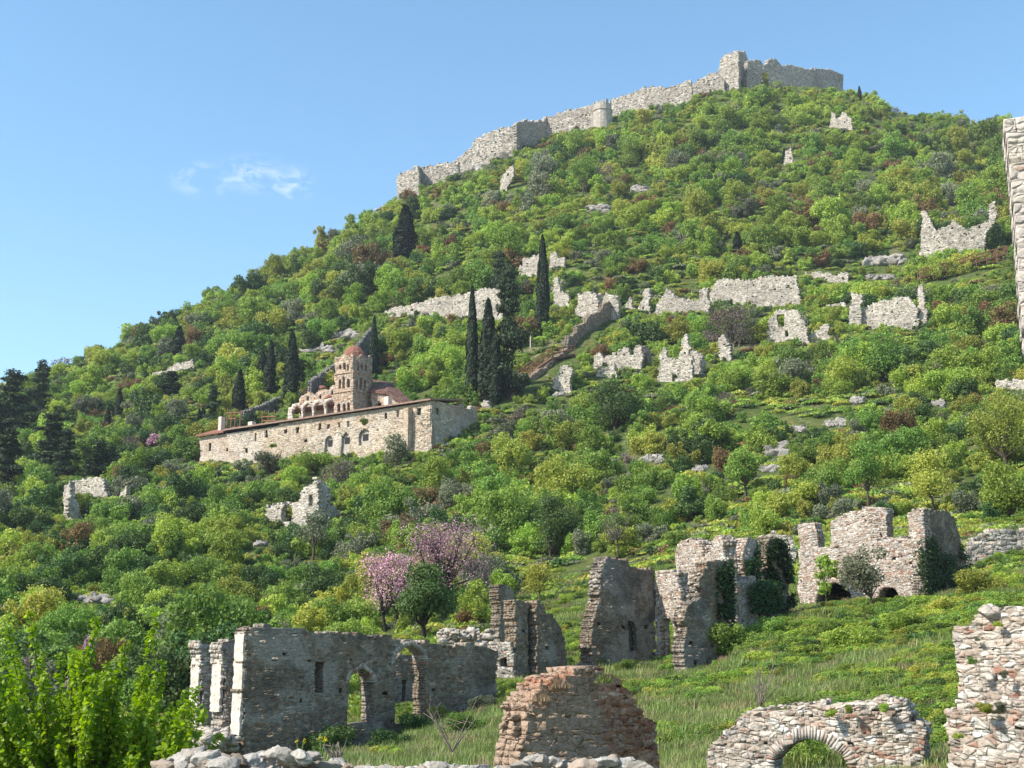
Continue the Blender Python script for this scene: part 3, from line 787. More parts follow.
def loose_stones(pl, path, thick, size, n, mat, parent, seed, lo=0.0):
    g = np.random.default_rng(seed); q = [pl.sz(*p) for p in path]; c = []
    ln = np.array([0] + [math.hypot(a[0] - b[0], a[1] - b[1]) for a, b in zip(q, q[1:])]).cumsum()
    for t in g.uniform(0, ln[-1], n):
        s_ = float(np.interp(t, ln, [a[0] for a in q])); z_ = float(np.interp(t, ln, [a[1] for a in q])); r = size * g.uniform(.5, 1.2)
        c.append((pl.w(s_, g.uniform(r * .6, thick - r * .6), z_ - r * .25 + lo), r, (g.uniform(.9, 1.5), 1, g.uniform(.55, .9))))
    o = rock_heap('rubble', c, mat, parent, detail=2, seed=seed * 13, amp=.3); o['kind'] = 'stuff'; return o
loose_stones(pbk, [(523, 735), (526, 708), (540, 691), (556, 680), (574, 671), (592, 668), (605, 674), (620, 684), (635, 699), (648, 719), (658, 742)], .5, .062, 150, M_BRICK, bw, 1)
loose_stones(pf, [(248, 628), (262, 628), (330, 633), (385, 638), (440, 645), (496, 651)], .85, .13, 110, M_GREY, rh, 2, .02)
loose_stones(pa, [(591, 650), (598, 612), (600, 590), (604, 563), (612, 558), (622, 560), (632, 566), (645, 572), (655, 571)], .85, .15, 70, M_PALE, ch, 3)
loose_stones(pd_, [(686, 640), (687, 606), (697, 601), (700, 590), (699, 578), (706, 570), (714, 561), (730, 560)], .74, .15, 60, M_PALE, ch, 4)
loose_stones(pt, [(677, 548), (681, 542), (690, 540), (698, 541), (704, 556), (711, 556), (713, 540), (722, 540)], .8, .15, 36, M_PALE, ch, 5)
loose_stones(pr, [(801, 524), (815, 523)], .7, .13, 10, M_PALE, wh, 6); loose_stones(pr, [(832, 523), (838, 517), (850, 513), (862, 510), (886, 509)], .7, .13, 34, M_PALE, wh, 7); loose_stones(pr, [(909, 512), (923, 510)], .7, .13, 12, M_PALE, wh, 8)
loose_stones(pw_, [(708, 751), (718, 740), (729, 730), (738, 718), (747, 711), (770, 707), (794, 705), (830, 705), (850, 703), (868, 702), (884, 697), (902, 699), (908, 712), (918, 720), (926, 727)], .6, .095, 95, M_PALE, aw, 9)
loose_stones(pu, [(958, 626), (974, 623), (984, 612), (1000, 609), (1030, 611)], .7, .095, 30, M_PALE, rs, 10)
loose_stones(pu.off(-.9), [(946, 728), (948, 712), (954, 706), (985, 704), (1020, 706), (1040, 707)], .8, .11, 50, M_PALE, rs, 11)
loose_stones(pp.off(-.4), [(537, 604), (543, 602), (552, 614), (560, 626), (566, 643)], .8, .14, 26, M_GREY, pv, 12)
# --- nearest dry stone parapets
def parapet(label, px0, px1, top, Y, seed, size=(.06, .16), rows=7):
    g = random.Random(seed); c = []
    k = 0
    n = int((px1 - px0) / F * Y / (size[0] * 1.25))
    for r in range(rows):
        for i in range(n + 1):
            px = px0 + (px1 - px0) * (i + g.uniform(-.4, .4)) / n
            s = g.uniform(*size)
            py = np.interp(px, [t[0] for t in top], [t[1] for t in top]) + r * (size[0] + size[1]) * .55 * F / Y + s * F / Y * .7
            c.append((P(px, py, Y + g.uniform(-.25, .25)), s, (g.uniform(1, 1.6), 1, g.uniform(.6, .9))))
    o = rock_heap('dry_stone_parapet', c, M_ROCK, None, detail=4, seed=seed, amp=.3)
    return tag(o, label, 'parapet')
parapet('low parapet of loose grey boulders below the long roofless house', 165, 345, [(165, 758), (190, 748), (205, 750), (235, 756), (262, 750), (290, 745), (305, 748), (330, 760), (345, 766)], 11.5, 3)
parapet('low parapet of loose pale stones between the long house and the brick stub', 350, 500, [(350, 764), (400, 766), (450, 762), (500, 766)], 11.5, 4, (.06, .13))
parapet('row of pale weathered boulders in front of the crumbling brick stub', 505, 640, [(505, 764), (520, 758), (545, 754), (570, 760), (590, 756), (615, 752), (640, 757)], 12.0, 5, (.09, .17))

# ================================================================== ruins on the slope
F1 = [M_FAR, M_MORT]
HG = 'ruined walls scattered over the hillside'
seedc = [100]
def hill_wall(label, base, ang, paths, name='ruined_wall', cat='ruined wall', thick=.9, Y=None, sw=.46, sh=.23, off=()):
    """base pixel gives the distance where it meets the slope; paths: list of (part name, outline, holes, angle or None, dY)"""
    Y0 = Y or hit(*base)
    ang = min(ang, -30)
    first = None
    root = None
    if len(paths) > 1: root = empty(name, label, cat, HG)
    for nm, path, holes, a2, dY in paths:
        seedc[0] += 1
        pl = Pl.ang(path[0][0] if a2 is not None else base[0], base[1], Y0 + dY, ang if a2 is None else a2)
        hg = random.Random(seedc[0]); xs_ = [p[0] for p in path]; ys_ = [p[1] for p in path]; holes = list(holes)
        for _ in range(int((max(xs_) - min(xs_)) / 9)):
            hx = hg.uniform(min(xs_) + 3, max(xs_) - 3); hy = hg.uniform(min(ys_) + 5, max(ys_) - 5); holes.append((hx, hx + hg.uniform(1.2, 2.4), hy, hy + hg.uniform(1.2, 2.6), False))
        o = stone_wall(nm if root else name, pl, path, holes, thick, sw, sh, F1, root, seedc[0], ragged=.36, rough=.07, sink=1.5, mortar_in=.03)
        if not root: tag(o, label, cat, HG)
hill_wall('roofless ruin with an arched opening in the trees below the long convent', (290, 529), -38, [
    ('front_wall', [(266, 532), (267, 507), (276, 503), (286, 501), (300, 499), (302, 488), (307, 485), (313, 485), (318, 480), (319, 532)], [(281, 292, 503, 522, True), (308, 312, 494, 506, False)], None, 0),
    ('end_wall', [(318, 532), (318, 480), (326, 482), (331, 490), (333, 500), (341, 512), (342, 532)], [(330, 333, 498, 506, True)], 52, -1)])
hill_wall('narrow broken tower stump with a shaded side amid dense bushes low on the slope', (70, 523), -38, [
    ('wall', [(63, 525), (64, 487), (69, 485), (71, 497), (71, 525)], [], None, 0),
    ('side_wall', [(70, 525), (70, 496), (76, 500), (80, 505), (81, 525)], [], 52, -.3)])
hill_wall('low ruined wall with two steps just above the narrow tower stump', (88, 500), -20, [
    ('wall', [(69, 504), (70, 482), (84, 480), (90, 477), (103, 478), (105, 490), (110, 500), (111, 506)], [], None, 0)])
hill_wall('small pointed wall fragment beside the low ruined wall on the lower slope', (124, 500), -30, [('wall', [(118, 503), (120, 494), (126, 486), (127, 503)], [], None, 0)])
hill_wall('long pale terrace wall above the convent, ending at the tall cypresses', (430, 318), -22, [
    ('wall', [(380, 326), (384, 314), (392, 309), (405, 306), (425, 300), (445, 297), (470, 292), (490, 288), (500, 291), (502, 312)], [], None, 0)])
hill_wall('square pale ruin left of the tallest slim cypress, high above the stairs', (530, 279), -30, [
    ('wall', [(519, 282), (519, 268), (522, 266), (524, 257), (536, 255), (541, 256), (542, 282)], [], None, 0)])
hill_wall('small pale ruin with a dark corner behind the tallest slim cypress', (557, 270), -30, [
    ('wall', [(549, 273), (550, 253), (556, 252), (558, 258), (565, 259), (565, 273)], [], None, 0)])
hill_wall('tall narrow wall fragment below the tallest slim cypress and beside the tower base', (561, 308), -30, [
    ('wall', [(553, 313), (554, 277), (558, 276), (560, 290), (568, 293), (570, 313)], [], None, 0)])
hill_wall('white sloping tower base at the head of the dark stepped wall', (586, 320), -30, [
    ('front_wall', [(573, 322), (576, 308), (579, 294), (597, 293), (598, 322)], [], None, 0),
    ('inner_wall', [(603, 316), (603, 294), (617, 294), (618, 316)], [], None, 1.2),
    ('side_wall', [(596, 322), (597, 293), (603, 294), (603, 322)], [], 45, -.5)], thick=1.4)
hill_wall('ruined house with a high stub and open doorway in the middle of the slope', (620, 370), -28, [
    ('front_wall', [(593, 380), (593, 357), (599, 352), (602, 355), (603, 358), (612, 354), (622, 349), (627, 347), (629, 356), (634, 355), (635, 347), (641, 345), (642, 372)], [(602, 608, 362, 378, True)], None, 0),
    ('side_wall', [(641, 372), (641, 345), (647, 348), (651, 352), (652, 368)], [], 45, -.4),
    ('low_wall', [(596, 386), (597, 370), (606, 368), (613, 364), (617, 371), (617, 386)], [], None, -5)])
hill_wall('leaning pale wall fragment at the foot of the railed stairs', (562, 394), -25, [('wall', [(553, 398), (555, 380), (558, 368), (566, 364), (571, 369), (571, 398)], [], None, 0)])
hill_wall('twin pale wall stumps with a chimney like spike below the long upper wall', (675, 382), -28, [
    ('wall', [(658, 383), (659, 352), (664, 349), (668, 356), (676, 358), (680, 354), (683, 338), (687, 335), (689, 348), (692, 362), (694, 384)], [(690, 692, 360, 366, False)], None, 0),
    ('back_wall', [(680, 372), (681, 352), (690, 350), (701, 354), (703, 372)], [], None, 4)])
hill_wall('single standing wall stub with a shaded flank beside the pale purple thicket', (724, 361), -35, [
    ('wall', [(718, 364), (719, 338), (724, 335), (728, 341), (729, 364)], [], None, 0), ('side_wall', [(728, 364), (728, 341), (733, 350), (734, 364)], [], 50, -.3)])
hill_wall('stepped wall corner with one tall dark pier west of the long upper wall', (640, 313), -28, [
    ('wall', [(626, 317), (627, 300), (630, 296), (633, 309), (639, 309), (642, 303), (643, 290), (649, 286), (650, 316)], [], None, 0)])
hill_wall('jagged gable shaped wall next to the stepped corner on the upper slope', (680, 314), -22, [
    ('wall', [(653, 318), (655, 311), (660, 300), (666, 289), (671, 290), (677, 296), (686, 299), (695, 299), (702, 297), (703, 289), (708, 288), (709, 312)], [], None, 0),
    ('side_wall', [(702, 312), (703, 288), (709, 290), (711, 312)], [], 50, -1.5)])
hill_wall('longest pale upper wall with two dark posts at its high end', (752, 306), -12, [
    ('wall', [(708, 310), (710, 299), (714, 284), (724, 279), (740, 280), (752, 278), (770, 277), (786, 276), (797, 275), (799, 300)], [], None, 0),
    ('lower_wall', [(755, 320), (757, 303), (770, 301), (778, 305), (779, 320)], [], None, -5)])
hill_wall('gable ruin with a tall window hole on the upper slope', (788, 345), -20, [
    ('front_wall', [(764, 350), (766, 335), (768, 320), (776, 310), (784, 308), (795, 311), (801, 319), (806, 327), (809, 340), (810, 350)], [(777, 784, 315, 328, False), (785, 789, 330, 336, True)], None, 0)])
hill_wall('low leaning wall piece beside the gable ruin with the window hole', (820, 340), -15, [('wall', [(806, 346), (809, 338), (815, 330), (823, 323), (828, 322), (829, 345)], [], None, 0)])
hill_wall('broad pale rectangular ruin between two thin piers on the upper slope', (885, 330), -15, [
    ('pier', [(848, 340), (849, 318), (851, 294), (860, 293), (861, 338)], [], None, -1),
    ('wall', [(860, 336), (861, 308), (874, 304), (885, 300), (900, 297), (910, 300), (917, 306), (919, 332)], [], None, 0),
    ('pier', [(918, 332), (919, 289), (923, 286), (925, 300), (926, 332)], [], None, 1.0)])
hill_wall('jagged cliff like ruin beneath the cream flowering bush near the top path', (955, 258), -15, [
    ('wall', [(918, 262), (921, 240), (921, 211), (926, 210), (930, 222), (936, 232), (945, 226), (953, 221), (960, 224), (966, 230), (976, 226), (988, 222), (988, 203), (994, 202), (996, 216), (986, 232), (982, 262)], [], None, 0)], sw=.6, sh=.32)
hill_wall('pale broken wall top peeping from bushes at the far side of the slope', (1010, 392), -15, [('wall', [(996, 398), (998, 380), (1010, 378), (1030, 380), (1060, 388), (1070, 400)], [], None, 0)])
hill_wall('pale upright fragment with a pointed top just under the castle wall', (506, 184), -30, [('wall', [(500, 188), (501, 178), (506, 170), (513, 166), (514, 176), (507, 188)], [], None, -8)])
hill_wall('small crenellated wall remnant near the summit scrub', (840, 124), -15, [('wall', [(830, 128), (831, 113), (834, 113), (835, 118), (840, 118), (841, 113), (845, 114), (851, 118), (852, 128)], [], None, -8)])
hill_wall('thin upright stone fragment in the high scrub below the castle', (788, 162), -15, [('wall', [(784, 165), (785, 151), (790, 149), (793, 160), (794, 165)], [], None, -5)])
hill_wall('pale terrace ledge with a dark bush beneath it on the far slope', (168, 374), -20, [('wall', [(148, 380), (152, 373), (165, 370), (178, 363), (192, 361), (194, 374)], [], None, 0)])
hill_wall('thin sloping retaining wall left of the broad rectangular ruin', (838, 310), -5, [('wall', [(818, 314), (822, 308), (836, 305), (846, 301), (847, 308)], [], None, 0)])
hill_wall('low pale wall remnant behind the longest upper wall', (830, 283), -8, [('wall', [(800, 284), (805, 274), (820, 272), (835, 274), (846, 272), (848, 282)], [], None, 0)])

# stepped wall, shade put into its dark stone tone, that climbs beside the stairs
YA, YB = hit(512, 398), hit(610, 318)
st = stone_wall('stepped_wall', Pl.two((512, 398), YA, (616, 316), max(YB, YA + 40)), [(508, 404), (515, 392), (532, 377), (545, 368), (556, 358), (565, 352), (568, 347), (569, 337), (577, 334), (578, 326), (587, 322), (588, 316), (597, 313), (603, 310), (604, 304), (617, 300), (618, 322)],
                (), 1.0, .5, .25, [stone_mat('shade_toned_terrace_stone', S_GREY, scale=6, bumpd=.05, cell=.6, mortar=(.25, .22, .19)), M_MORTD], None, 400, ragged=.1, rough=.06, sink=5, clear=False)
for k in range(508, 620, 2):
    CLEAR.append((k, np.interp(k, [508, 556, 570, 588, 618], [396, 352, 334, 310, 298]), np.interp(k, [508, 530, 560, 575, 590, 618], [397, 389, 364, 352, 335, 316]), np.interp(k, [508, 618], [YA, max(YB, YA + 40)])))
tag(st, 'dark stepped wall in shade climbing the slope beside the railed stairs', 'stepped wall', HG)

# stairs with brown railing
def railing(name, label, pts, h, parent_label=None, posts=5):
    root = empty(name, label, 'railing')
    mb = MB(); mb2 = MB()
    for a, b in zip(pts[:-1], pts[1:]):
        d = (b - a); n = Vector((-d.y, d.x, 0)).normalized() * .6
        mb.hexa([a - n - Vector((0, 0, .5)), b - n - Vector((0, 0, .5)), b + n - Vector((0, 0, .5)), a + n - Vector((0, 0, .5)), a - n, b - n, b + n, a + n])
        for sgn in (-1, 1):
            for hh in (h, h * .5):
                mb2.bar(a + n * sgn * .95 + Vector((0, 0, hh)), b + n * sgn * .95 + Vector((0, 0, hh)), .085)
            k = max(2, int(d.length / 2.6))
            for i in range(k + 1):
                p = a + d * (i / k) + n * sgn * .95
                mb3 = MB(); mb3.bar(p - Vector((0, 0, 1.6)), p + Vector((0, 0, h)), .08); mb3.build('post', M_RUST, root)
    mb.build('walkway', M_WOOD, root); mb2.build('handrail', M_RUST, root);
    return root
def onslope(px, py, up=.8, dY=0):
    Y = hit(px, py) + dY; p = P(px, py, Y); return Vector((p.x, p.y, hz(p.x, p.y) + up))
Yr = hit(512, 388)
railing('railed_stairs', 'flight of stairs with brown railings rising beside the dark stepped wall', [P(500, 398, Yr - 2), P(530, 372, Yr + 9), P(550, 358, Yr + 14), P(573, 354, Yr + 18)], 1.7)
Yb = hit(960, 268)
railing('railed_walkway', 'brown timber walkway with a rusty railing slanting across the upper slope', [P(919, 277, Yb - 9), P(945, 270, Yb - 8), P(975, 262, Yb - 7), P(1006, 253, Yb - 6)], 1.6)
for q in [(921, 272, 279), (945, 265, 272), (975, 257, 264)]:
    CLEAR.extend([(q[0] + k, q[1] - 8, q[2] + 4, Yb - 10) for k in range(0, 30, 2)])
CLEAR.extend([(500 + k, 345, 402 - k * .62, Yr) for k in range(0, 78, 2)])
# little shelter under the cypresses
sk = empty('shelter', 'small open shelter with a flat roof and white posts beside the dark cypresses', 'shelter')
Ys = hit(520, 348); c = P(520, 346, Ys)
mb = MB(); z0 = P(520, 334, Ys).z
mb.hexa([c + Vector((-2.6, -1, z0 - c.z)), c + Vector((2.6, -1, z0 - c.z)), c + Vector((2.6, 2, z0 - c.z + .3)), c + Vector((-2.6, 2, z0 - c.z + .3)), c + Vector((-2.6, -1, z0 - c.z + .2)), c + Vector((2.6, -1, z0 - c.z + .2)), c + Vector((2.6, 2, z0 - c.z + .5)), c + Vector((-2.6, 2, z0 - c.z + .5))])
mb.build('roof', M_ROOFD, sk)
for dx in (-2.2, 0, 2.2):
    m2 = MB(); m2.bar(c + Vector((dx, -.6, -1.5)), c + Vector((dx, -.6, z0 - c.z + .05)), .12); m2.build('post', M_WHITE, sk)
CLEAR.extend([(510 + k, 332, 350, Ys) for k in range(0, 22, 2)])

# rock outcrops
ROCKS = [(95, 600, 26, 9, 'broad white limestone outcrop among bushes low on the slope'), (270, 455, 26, 9, 'grey rock face under the long convent wall'), (778, 452, 12, 12, 'pale rock patch on the bare slope above the house with two low arches'),
         (858, 402, 8, 7, 'small pale rock high above the two arched house'), (884, 262, 36, 10, 'long pale rock ledge left of the jagged cliff like ruin'), (770, 470, 14, 6, 'low grey rocks below the pale rock patch'), (940, 405, 7, 6, 'white rock beside the bare bush near the slope edge'),
         (835, 425, 14, 7, 'scattered pale rocks in the middle of the open slope'), (655, 460, 12, 8, 'grey boulders on the open scrub slope'), (800, 430, 10, 6, 'pale stones on the stony bank'), (405, 186, 10, 6, 'rock under the low end of the castle wall'),
         (470, 168, 22, 8, 'rock face beneath the castle wall'), (600, 210, 12, 8, 'grey rocks in the high scrub'), (640, 190, 10, 6, 'weathered rock in the upper scrub under the round tower'),
         (560, 395, 7, 4, 'pale stone by the stairs foot'), (500, 155, 12, 8, 'craggy rock below the shaded castle wall'), (320, 350, 26, 8, 'pale cliff behind the church'), (345, 335, 20, 8, 'upper pale cliff behind the church tower'),
         (880, 278, 24, 5, 'thin rock band under the long pale ledge'), (635, 570, 10, 4, 'grey rock in the scrub behind the tall two storey ruin'), (260, 545, 7, 5, 'small rock among bushes below the arched ruin'), (385, 196, 12, 5, 'bare rocks at the low tip of the castle wall'), (700, 470, 8, 6, 'reddish rock on the scrub slope'), (840, 120, 5, 4, 'rock beside the crenellated remnant')]
for i, (px, py, w, h, lab) in enumerate(ROCKS):
    Y = hit(px, py); g = random.Random(i + 50); c = []
    s = F / Y
    for k in range(22):
        qx = px + g.uniform(-.55, .55) * w; qy = py + g.uniform(-.35, .35) * h
        YY = hit(qx, qy); p = P(qx, qy, YY)
        c.append((Vector((p.x, p.y, hz(p.x, p.y) + .1)), g.uniform(.4, .9) * h / s, (g.uniform(.9, 1.6), 1, .8)))
    o = rock_heap('rock_outcrop', c, M_ROCKF, None, detail=3, seed=i * 11, amp=.4)
    tag(o, lab, 'rock', 'rocks on the hillside')
    CLEAR.extend([(px + k, py - h * .6, py + h * .2, Y) for k in np.arange(-w * .55, w * .55, 2)])

# ================================================================== convent wing
cv = empty('convent_wing', 'long sunlit two storey convent building with a low tiled roof and arched openings', 'building')
Lp, Rp = P(200, 437, 232), P(431, 401, 200)
pc = Pl((Rp.x, Rp.y), (Lp.x - Rp.x, Lp.y - Rp.y))
zE = Rp.z
def cs(px, py, b=0): return pc.off(b).sz(px, py)
holes = []
WIN = [(265, 268, 430, 437), (284, 287, 428, 434), (296, 299, 427, 433), (318, 321, 424, 430), (327, 330, 423, 429), (338, 340, 422, 428), (347, 350, 421, 427), (384, 387, 413, 420), (396, 399, 410, 417), (417, 421, 408, 416), (303, 307, 439, 443), (245, 248, 448, 453), (208, 211, 443, 451), (226, 228, 447, 452), (255, 257, 433, 442)]
ARC = [(324.5, 333, 436, 456, True), (341, 350, 433, 455, True), (359, 369, 429, 446, True)]
holes = [(*w, False) for w in WIN] + ARC
stone_wall('front_wall', pc, [(200, 480), (200, 437.5), (431, 401.5), (431, 452)], holes, .8, .42, .22, [M_MON, M_MORT], cv, 301, ragged=.0, rough=.03, sink=4, wythes=2)
CLEAR.extend([(px, 340, 441 + (430 - px) / 230 * 19, 200 + (430 - px) / 230 * 32 + (16 if 285 < px < 405 else 0)) for px in range(198, 432, 2)])
sL = cs(200, 437.5)[0]
mb = MB()
D = 8.0
z0w = hz(*pc.w(sL / 2, 3, 0)[:2]) - 6
# back and inside walls of the wing
mb.hexa([pc.w(0.05, D, z0w), pc.w(sL - .05, D, z0w), pc.w(sL - .05, D + .6, z0w), pc.w(.05, D + .6, z0w), pc.w(.05, D, zE + 1), pc.w(sL - .05, D, zE + 1), pc.w(sL - .05, D + .6, zE + 1), pc.w(.05, D + .6, zE + 1)])
mb.hexa([pc.w(0.05, .9, zE - 3.6), pc.w(sL - .05, .9, zE - 3.6), pc.w(sL - .05, D - .1, zE - 3.6), pc.w(.05, D - .1, zE - 3.6), pc.w(.05, .9, zE - 3.3), pc.w(sL - .05, .9, zE - 3.3), pc.w(sL - .05, D - .1, zE - 3.3), pc.w(.05, D - .1, zE - 3.3)])
mb.hexa([pc.w(sL - .7, .82, z0w), pc.w(sL, .82, z0w), pc.w(sL, D, z0w), pc.w(sL - .7, D, z0w), pc.w(sL - .7, .82, zE - .1), pc.w(sL, .82, zE - .1), pc.w(sL, D, zE + .8), pc.w(sL - .7, D, zE + .8)])
mb.build('inner_wall', M_SHADED, cv)
for k, w in enumerate(WIN + [a[:4] for a in ARC]):
    a = cs(w[0], (w[2] + w[3]) / 2)[0]; b = cs(w[1], (w[2] + w[3]) / 2)[0]; a, b = min(a, b) - .1, max(a, b) + .1
    zt = cs((w[0] + w[1]) / 2, w[2])[1] + .1; zb_ = cs((w[0] + w[1]) / 2, w[3])[1] - .1
    m2 = MB(); m2.hexa([pc.w(a, .45, zb_), pc.w(b, .45, zb_), pc.w(b, .55, zb_), pc.w(a, .55, zb_), pc.w(a, .45, zt), pc.w(b, .45, zt), pc.w(b, .55, zt), pc.w(a, .55, zt)])
    arch = k >= len(WIN)
    wnd = m2.build('arched_doorway' if arch else 'window', M_MORT if arch else (M_WHITE if k in (4, 5, 6, 8) else M_DARKWIN), cv)
    if arch:
        m3 = MB(); mm = (a + b) / 2; wd = (b - a) * .24; zc = zt - (b - a) * .62
        m3.hexa([pc.w(mm - wd, .36, zc - .5), pc.w(mm + wd, .36, zc - .5), pc.w(mm + wd, .44, zc - .5), pc.w(mm - wd, .44, zc - .5), pc.w(mm - wd, .36, zc + .6), pc.w(mm + wd, .36, zc + .6), pc.w(mm + wd, .44, zc + .6), pc.w(mm - wd, .44, zc + .6)])
        m3.build('pane', M_DARKWIN, wnd)
def roof_slab(mb, s0, s1, z, b0, b1, rise, th=.28, mi=0):
    mb.hexa([pc.w(s0, b0, z), pc.w(s1, b0, z), pc.w(s1, b1, z + rise), pc.w(s0, b1, z + rise), pc.w(s0, b0, z + th), pc.w(s1, b0, z + th), pc.w(s1, b1, z + rise + th), pc.w(s0, b1, z + rise + th)], mi)
sM = cs(226, 433)[0]
mb = MB(); roof_slab(mb, -.4, sM, zE + .02, -.7, D + .3, 1.4); rf = mb.build('roof', M_ROOFD, cv)
mb = MB(); roof_slab(mb, sM + .05, sL + .6, zE - .35, -.7, D / 2, 1.7); roof_slab(mb, sM + .05, sL + .6, zE + 1.36, D / 2 + .02, D + .5, -1.5); mb.build('roof', M_ROOF, cv)
def cbox(name, mat, s0, s1, b0, b1, z0, z1, parent):
    m2 = MB(); m2.hexa([pc.w(s0, b0, z0), pc.w(s1, b0, z0), pc.w(s1, b1, z0), pc.w(s0, b1, z0), pc.w(s0, b0, z1), pc.w(s1, b0, z1), pc.w(s1, b1, z1), pc.w(s0, b1, z1)])
    return m2.build(name, mat, parent)
for px, pt_, w in ((252, 422, .55), (388, 397, .5), (222, 417, .4)):
    s_, z_ = cs(px, pt_, 2.5)
    cbox('chimney', M_WHITE, s_ - w, s_ + w, 2.0, 3.0, zE + .2, z_, rf)
s_, zb_ = cs(409.5, 446); zt_ = cs(409.5, 409)[1]
cbox('buttress', M_MON, s_ - .5, s_ + .5, -1.1, -.05, zb_ - 2, zt_, cv)
# shaded return and broken end wall
pe2 = pc.back(431, 402)
stone_wall('end_wall', pe2, [(431, 455), (431, 401.5), (448, 404), (458, 406), (459, 403), (463, 403), (464, 408), (470, 409), (471, 406), (475, 406), (477, 414), (479, 440)], [(436, 439, 409, 416, False)], .8, .42, .22, [M_MON, M_MORT], cv, 302, ragged=.1, sink=4)
rk = hill_wall('small pale wall piece where the dark convent end wall meets the bushes', (486, 410), -20, [('wall', [(481, 415), (483, 402), (489, 400), (490, 414)], [], None, 0)])
# creeper bush on the wall comes with the plants

# ================================================================== church behind the wing
cu = empty('church', 'small brick church with a four arched white portico, red domes and a tall bell tower', 'church')
B0 = 10.0
pcp = pc.off(B0)
zF = zE - 1.5
stone_wall('portico', pcp, [(288, 424), (288, 408.5), (292, 405.5), (297, 404), (302, 405), (304, 403.6), (308, 402), (313, 403), (315, 401.5), (319, 400), (324, 401.2), (326, 399.4), (330.5, 397.6), (334.5, 399), (334.5, 418)],
           [(291.8, 301.2, 406.5, 424, True), (302.8, 312.4, 404.5, 422, True), (314.2, 324, 402, 420, True), (325.8, 334, 399.8, 418, True)], .6, .5, .3, [M_WHITE, M_MORT], cu, 311, ragged=.0, rough=.02, bot=zF, vouss=.4, clear=False)
s0p, s1p = pcp.sz(334.5, 410)[0], pcp.sz(288, 410)[0]
def cb2(name, mat, s0, s1, b0, b1, z0, z1, parent): return cbox(name, mat, s0, s1, B0 + b0, B0 + b1, z0, z1, parent)
ztop = pcp.sz(311, 403)[1]
cb2('portico_back', M_CHURCH, s0p + .05, s1p - .05, 3.0, 3.4, zF, ztop - .1, cu)
cb2('portico_roof', M_ROOF, s0p + .1, s1p - .1, .7, 3.8, ztop - .75, ztop - .45, cu)
# nave behind with rounded white gables
pn = pc.off(B0 + 4)
stone_wall('nave_wall', pn, [(299, 420), (299.5, 399), (301, 396.5), (305, 394), (309, 392), (313, 393.5), (315, 395), (316, 393), (320, 390), (325, 389), (328, 391), (329, 388.5), (333, 386), (338, 385), (338, 415)],
           [(306.5, 309, 396, 400.5, True), (319.5, 322, 394, 398.5, True), (331, 333.5, 390.5, 395, True)], .5, .45, .26, [M_CHURCH, M_MORT], cu, 312, ragged=.0, rough=.02, bot=zF, vouss=.35, clear=False)
sa, sb = pn.sz(338, 395)[0], pn.sz(300, 400)[0]
zn = pn.sz(318, 395)[1]
mb = MB()
for k in range(6):
    pass
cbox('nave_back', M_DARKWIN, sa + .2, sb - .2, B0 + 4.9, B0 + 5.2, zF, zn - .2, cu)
cbox('nave_body', M_CHURCH, sa - 9, sb - .05, B0 + 5.3, B0 + 14, zF, zn - .3, cu)
mb = MB(); roof_slab(mb, sa + .1, sb + .2, zn - .1, B0 + 4.6, B0 + 9.5, 1.5, .2); roof_slab(mb, sa + .1, sb + .2, zn + 1.42, B0 + 9.52, B0 + 14.3, -1.3, .2); mb.build('roof', M_ROOF, cu)
def dome(px, pbase, pdrum, ptop, b, rpx, parent):
    pl = pc.off(B0 + b); s_, zb_ = pl.sz(px, pbase); zd = pl.sz(px, pdrum)[1]; zt_ = pl.sz(px, ptop)[1]
    c = pl.w(s_, 0, 0); r = rpx / F * c.y
    m2 = MB(); m2.lathe((c.x, c.y, 0), [(r * .92, zb_ - 1.5), (r * .92, zd - .1), (r * 1.08, zd - .1), (r * 1.08, zd + .08)], 8)
    dr = m2.build('drum', M_CHURCH, parent)
    for k in range(8):
        a = k * math.pi / 4 + math.pi / 8
        rr = r * .92 * math.cos(math.pi / 8)
        m4 = MB(); ca = Vector((math.cos(a), math.sin(a), 0)); ta = Vector((-ca.y, ca.x, 0)); p0 = Vector((c.x, c.y, 0)) + ca * (rr + .02)
        w = r * .13; zb2 = zd - (zd - zb_) * .75; zt2 = zd - .35
        m4.hexa([p0 - ta * w + Vector((0, 0, zb2)) - ca * .1, p0 + ta * w + Vector((0, 0, zb2)) - ca * .1, p0 + ta * w + Vector((0, 0, zb2)), p0 - ta * w + Vector((0, 0, zb2)),
                 p0 - ta * w + Vector((0, 0, zt2)) - ca * .1, p0 + ta * w + Vector((0, 0, zt2)) - ca * .1, p0 + ta * w + Vector((0, 0, zt2)), p0 - ta * w + Vector((0, 0, zt2))])
        m4.build('window', M_DARKWIN, dr)
    m3 = MB(); h = zt_ - zd
    m3.lathe((c.x, c.y, zd + .08), [(r * 1.12 * math.cos(t), h * math.sin(t)) for t in np.linspace(0, 1.5, 8)], 16)
    m3.build('dome', M_ROOF, parent, True)
dome(322, 396, 390.5, 386, 7.5, 5.2, cu)
dome(328.5, 404, 400, 395.5, 3.0, 4.2, cu)
dome(312, 402, 398, 393.5, 8.5, 4.0, cu)
